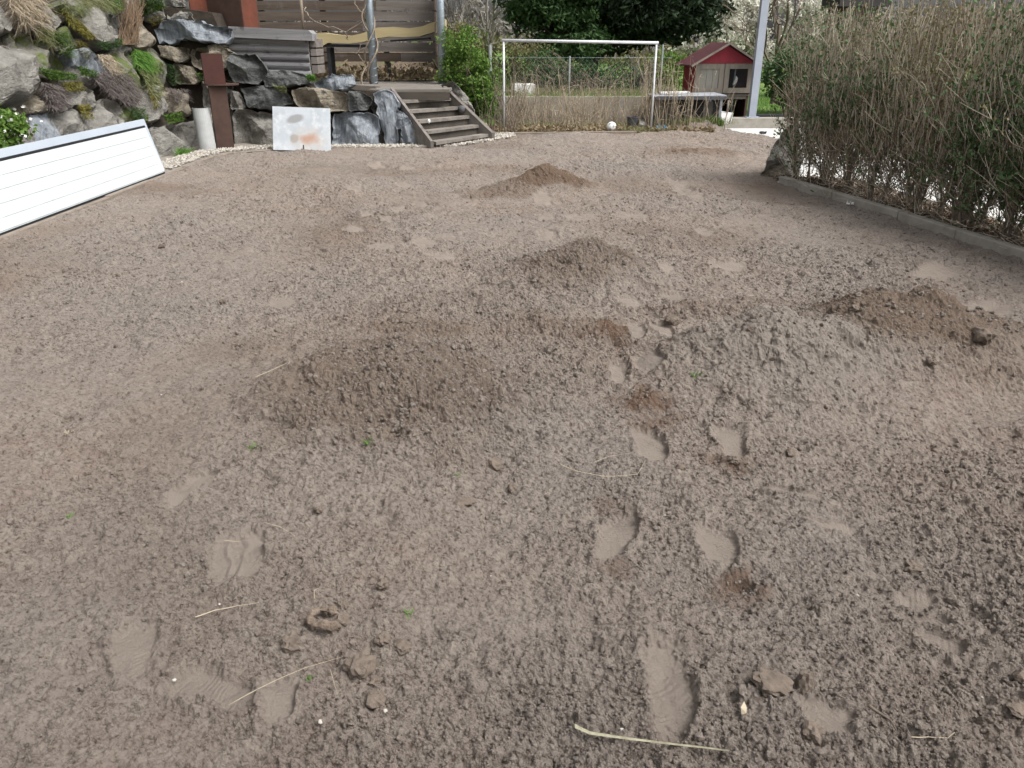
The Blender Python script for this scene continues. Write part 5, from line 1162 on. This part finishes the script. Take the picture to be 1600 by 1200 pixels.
for i, ((px, py), s, lab) in enumerate(CL):
    g = G(px, py); z = soil_z(g.x, g.y); dist = math.sqrt(g.x ** 2 + g.y ** 2 + 1.5 ** 2); r = s * dist / F_PX * .85
    V, F = lump(500 + i, 3); sq_ = np.array([1, 1, 1.0])
    if 'pointed' in lab: sq_ = np.array([.7, .7, 1.5])
    if 'flat' in lab: sq_ = np.array([1.1, 1, .6])
    a = random.uniform(0, 6.28); V = V * sq_ * r; V = np.stack([V[:, 0] * math.cos(a) - V[:, 1] * math.sin(a), V[:, 0] * math.sin(a) + V[:, 1] * math.cos(a), V[:, 2]], 1)
    MB().add(V + np.array([g.x, g.y, z + r * .32]), F).build('soil_clod', M['clod'], label=lab, cat='soil clod', group='loose clods on the soil')
g = G(512, 998); mb = MB(); path = [(g.x + math.cos(a) * .038, g.y + math.sin(a) * .036, soil_z(g.x, g.y) + .02 + .006 * math.sin(a * 3)) for a in np.linspace(.9, 5.6, 22)]
mb.tube(path, [.010 + .003 * math.sin(i * .7) + .003 * math.sin(i * 1.9) for i in range(22)], 12)
V, L_, T_ = mb.arrays(); V += (.005 * np.stack([vnoise(V[:, 0] * 90, V[:, 1] * 90, 1), vnoise(V[:, 0] * 90, V[:, 2] * 90, 2), vnoise(V[:, 1] * 90, V[:, 2] * 90, 3)], 1))
make('ring_clod', V, L_, T_, M['ring'], label='pale ring shaped clod among the loose clods', cat='soil clod', group='loose clods on the soil')

def straw(name, pts, r, mt, label, cat='straw', group='straws on the soil', lift=.012, flat=False):
    P = []
    for (x, y) in pts:
        g = G(x, y); P.append(Vector((g.x, g.y, soil_z(g.x, g.y) + lift)))
    Q = []
    for a, b in zip(P[:-1], P[1:]):
        for k in range(5): Q.append(a.lerp(b, k / 5))
    Q.append(P[-1]); n = len(Q)
    Z = [q.z for q in Q]
    for _ in range(8): Z = [Z[0]] + [(Z[i - 1] + Z[i] + Z[i + 1]) / 3 for i in range(1, n - 1)] + [Z[-1]]
    for q, z in zip(Q, Z): q.z = z + .004
    return MB().tube(Q, [r * .75 * (1 - .6 * i / (n - 1)) for i in range(n)], 6).build(name, M[mt], smooth=True, label=label, cat=cat, group=group)
straw('straw', [(876, 742), (900, 750), (945, 758), (995, 756), (1007, 741)], .0024, 'straw', 'curved pale straw below the broad brown heap')
straw('straw', [(926, 736), (950, 732), (985, 730)], .0016, 'straw', 'thin faint straw just above the curved straw')
straw('straw', [(310, 988), (340, 974), (375, 966), (408, 965)], .0024, 'straw', 'pale arched straw above the single shoe print')
straw('straw', [(362, 1127), (420, 1100), (480, 1070), (538, 1047)], .0014, 'straw', 'long thin straw running to the big round clod')
straw('straw', [(415, 832), (440, 836), (462, 848)], .0016, 'straw', 'short bent straw beside the paired shoe prints')
straw('straw', [(352, 854), (378, 852)], .0014, 'straw', 'tiny straw across the top of the paired prints')
straw('straw', [(404, 628), (430, 618), (452, 608), (458, 604)], .0022, 'straw', 'short straw on the flank of the broad brown heap')
straw('straw', [(454, 604), (458, 616), (455, 628)], .0022, 'straw', 'hooked straw at the edge of the broad brown heap')
straw('straw', [(1412, 1195), (1440, 1188), (1470, 1190), (1482, 1178)], .0014, 'straw', 'thin wiry straw at the bottom near the corner')
straw('straw', [(495, 965), (494, 950), (500, 945)], .0014, 'straw', 'upright thread of straw above the ring shaped clod')
straw('straw', [(520, 1078), (526, 1100), (532, 1122)], .001, 'straw', 'fine thread beside the pale rough clod')
straw('straw', [(1582, 890), (1596, 896)], .0018, 'straw', 'tiny straw at the picture edge beyond the drag marks')
# split reed: a flat pale blade
P = [G(x, y) for x, y in [(897, 1163), (920, 1172), (980, 1180), (1040, 1187), (1095, 1193), (1135, 1198)]]
zz = [soil_z(p.x, p.y) for p in P]; top = max(zz) + .006; V = []
for i, p in enumerate(P):
    w = [.0065, .005, .0035, .003, .0022, .001][i]; z = top + [.010, .006, .004, .003, .002, .001][i]
    V += [(p.x, p.y + w, z), (p.x, p.y, z + .003), (p.x, p.y - w, z), (p.x, p.y, z - .002)]
Fq = [(i * 4 + k, i * 4 + (k + 1) % 4, (i + 1) * 4 + (k + 1) % 4, (i + 1) * 4 + k) for i in range(5) for k in range(4)] + [(3, 2, 1, 0)]
MB().add(V, np.array(Fq)).build('split_reed', M['reed'], label='long pale green split reed lying at the bottom', cat='reed')
g = G(1158, 1138); z = soil_z(g.x, g.y)
o = MB().add([(g.x - .009, g.y - .012, z + .008), (g.x + .001, g.y - .014, z + .014), (g.x + .008, g.y + .004, z + .012), (g.x + .004, g.y + .018, z + .02), (g.x - .006, g.y + .006, z + .012)], np.array([[0, 1, 4], [1, 2, 4], [2, 3, 4]])).build('dry_leaf', M['straw'], label='small pale dry leaf scrap near the reed', cat='leaf')
o.modifiers.new('thick', 'SOLIDIFY').thickness = .0012
straw('bark_strip', [(1350, 1130), (1365, 1138), (1385, 1150), (1395, 1162)], .006, 'clod', 'dark curled bark strip beside the bottom clod', 'bark strip', None)
SP_ = [((398, 726), .030, 'green sprout in the open soil between the shoe prints'), ((578, 732), .026, 'green sprout in front of the broad brown heap'), ((112, 820), .018, 'faint green sprout by itself on the bare soil edge'), ((714, 762), .014, 'tiny sprout near the dark clod before the heap'), ((1083, 626), .034, 'bluish green sprout near the grey heap'), ((486, 1080), .018, 'green sprout under the long thin straw'), ((905, 396), .05, 'green sprout on top of the middle heap'), ((640, 985), .022, 'grey green sprout beside the loose clods'), ((108, 688), .02, 'pale dry sprout far from any print')]
for (px, h, lab) in SP_:
    g = G(*px); z = soil_z(g.x, g.y); n = 14
    blades(n, np.stack([g.x + RNG.normal(0, h * .35, n), g.y + RNG.normal(0, h * .3, n), np.full(n, z)], 1), h * .7, h * 1.5, h * .08, .9).build('sprout', M['grass_bright' if 'pale' not in lab else 'straw'], label=lab, cat='sprout', group='green sprouts on the soil')
WP = [(276, 1079, 7, 'white pebble at the tip of the sideways print'), (345, 957, 5, 'white pebble above the arched straw'), (503, 1150, 9, 'pale pebble below the loose clods'), (604, 1136, 9, 'pale pebble beside the pale rough clod'), (1037, 823, 4, 'white pebble between the middle shoe prints'), (1139, 845, 4, 'white pebble at the edge of a shoe print'), (1337, 942, 6, 'white pebble in the open grey soil'), (1172, 935, 5, 'white pebble below the damp print'), (740, 833, 4, 'white speck pebble below the flat brown clod'), (767, 918, 4, 'white speck pebble in the crumbs under the heap'), (1530, 1105, 4, 'white speck pebble near the pale edge clod'), (970, 1158, 6, 'pale pebble next to the reed tip'), (1455, 568, 5, 'white pebble at the foot of the wide dark heap'), (1275, 634, 4, 'white pebble before the grey heap'), (254, 628, 4, 'white pebble on the level soil beyond the lone print'), (286, 455, 4, 'white pebble far out on the level soil'), (934, 912, 3, 'tiny white pebble beside the shoe print')]
for i, (px, py, s, lab) in enumerate(WP):
    g = G(px, py); z = soil_z(g.x, g.y); dist = math.sqrt(g.x ** 2 + g.y ** 2 + 2.25); r = s * dist / F_PX * .38; V, F = lump(800 + i, 2)
    MB().add(V * r + np.array([g.x, g.y, z + r * .5]), F).build('pebble', M['pebble_white' if s < 8 else 'gravel'], smooth=True, label=lab, cat='pebble', group='white pebbles on the soil')

def crumbs():
    n = 215000
    th = np.where(RNG.uniform(0, 1, n) < .88, RNG.uniform(-.86, .86, n), RNG.choice([-1, 1], n) * RNG.uniform(.86, 1.25, n)); u = RNG.uniform(0, 1, n); r = np.where(RNG.uniform(0, 1, n) < .6, 1 / (1 + u * (1 / 12.5 - 1)), 1.8 * (9 / 1.8) ** u)
    x = r * np.sin(th); y = r * np.cos(th); keep = inside(x, y, SOIL_POLY * np.array([.985, 1])) ; x, y, r = x[keep], y[keep], r[keep]
    z, comp, damp, brown, grey, ids = soil(x, y)
    dens = np.clip(.45 + .8 * fbm(x * .9 + 5, y * .9, 4, 21), .12, 1) + .15 * (ids >= 0)
    keep = (comp < .35) & (RNG.uniform(0, 1, len(x)) < dens)
    x, y, z, r = x[keep], y[keep], z[keep], r[keep]; n = len(x)
    s = np.exp(RNG.normal(0, .45, n)) * (.0016 + .0006 * np.minimum(r, 9)); s = np.clip(s, .0012, .013)
    big = (RNG.uniform(0, 1, n) < .02 * np.clip(dens[keep] * 1.3 - .3, 0, 1.2) + .035 * (ids[keep] >= 0)); s = np.where(big, np.clip(s * 2.4, .006, .017), s)
    me = bpy.data.meshes.new('soil_crumbs'); me.vertices.add(n); me.vertices.foreach_set('co', np.stack([x, y, z + s * .15], 1).astype(np.float32).ravel())
    a = me.attributes.new('size', 'FLOAT', 'POINT'); a.data.foreach_set('value', s.astype(np.float32))
    a = me.attributes.new('turn', 'FLOAT_VECTOR', 'POINT'); a.data.foreach_set('vector', RNG.uniform(0, 6.28, (n, 3)).astype(np.float32).ravel())
    o = bpy.data.objects.new('soil_crumbs', me); COL.objects.link(o); o['kind'] = 'stuff'; o['label'] = 'loose soil crumbs scattered over the bare ground'
    V, F = lump(900, 1)
    src = bpy.data.meshes.new('crumb'); src.from_pydata(V.tolist(), [], F.tolist()); src.materials.append(M['crumb'])
    ng = bpy.data.node_groups.new('crumb_scatter', 'GeometryNodeTree'); ng.interface.new_socket('Geometry', in_out='INPUT', socket_type='NodeSocketGeometry'); ng.interface.new_socket('Geometry', in_out='OUTPUT', socket_type='NodeSocketGeometry')
    N = ng.nodes; K = ng.links; gi = N.new('NodeGroupInput'); go = N.new('NodeGroupOutput'); ip = N.new('GeometryNodeInstanceOnPoints')
    ic = N.new('GeometryNodeMeshIcoSphere'); ic.inputs['Radius'].default_value = 1; ic.inputs['Subdivisions'].default_value = 2
    nz = N.new('ShaderNodeTexNoise'); nz.inputs['Scale'].default_value = 1.3; nz.inputs['Detail'].default_value = 3; pn = N.new('GeometryNodeInputPosition'); K.new(pn.outputs[0], nz.inputs['Vector'])
    vm = N.new('ShaderNodeVectorMath'); vm.operation = 'SCALE'; K.new(pn.outputs[0], vm.inputs[0])
    ma = N.new('ShaderNodeMath'); ma.operation = 'MULTIPLY_ADD'; ma.inputs[1].default_value = 1.7; ma.inputs[2].default_value = -.85; K.new(nz.outputs['Fac'], ma.inputs[0]); K.new(ma.outputs[0], vm.inputs['Scale'])
    spn = N.new('GeometryNodeSetPosition'); K.new(ic.outputs['Mesh'], spn.inputs['Geometry']); K.new(vm.outputs[0], spn.inputs['Offset'])
    sm = N.new('GeometryNodeSetMaterial'); sm.inputs['Material'].default_value = M['soil']; K.new(spn.outputs[0], sm.inputs['Geometry']); K.new(sm.outputs[0], ip.inputs['Instance'])
    at = N.new('GeometryNodeInputNamedAttribute'); at.data_type = 'FLOAT'; at.inputs['Name'].default_value = 'size'; K.new(at.outputs[0], ip.inputs['Scale'])
    ar = N.new('GeometryNodeInputNamedAttribute'); ar.data_type = 'FLOAT_VECTOR'; ar.inputs['Name'].default_value = 'turn'; K.new(ar.outputs[0], ip.inputs['Rotation'])
    K.new(gi.outputs[0], ip.inputs['Points']); K.new(ip.outputs[0], go.inputs[0])
    md = o.modifiers.new('scatter', 'NODES'); md.node_group = ng
crumbs()
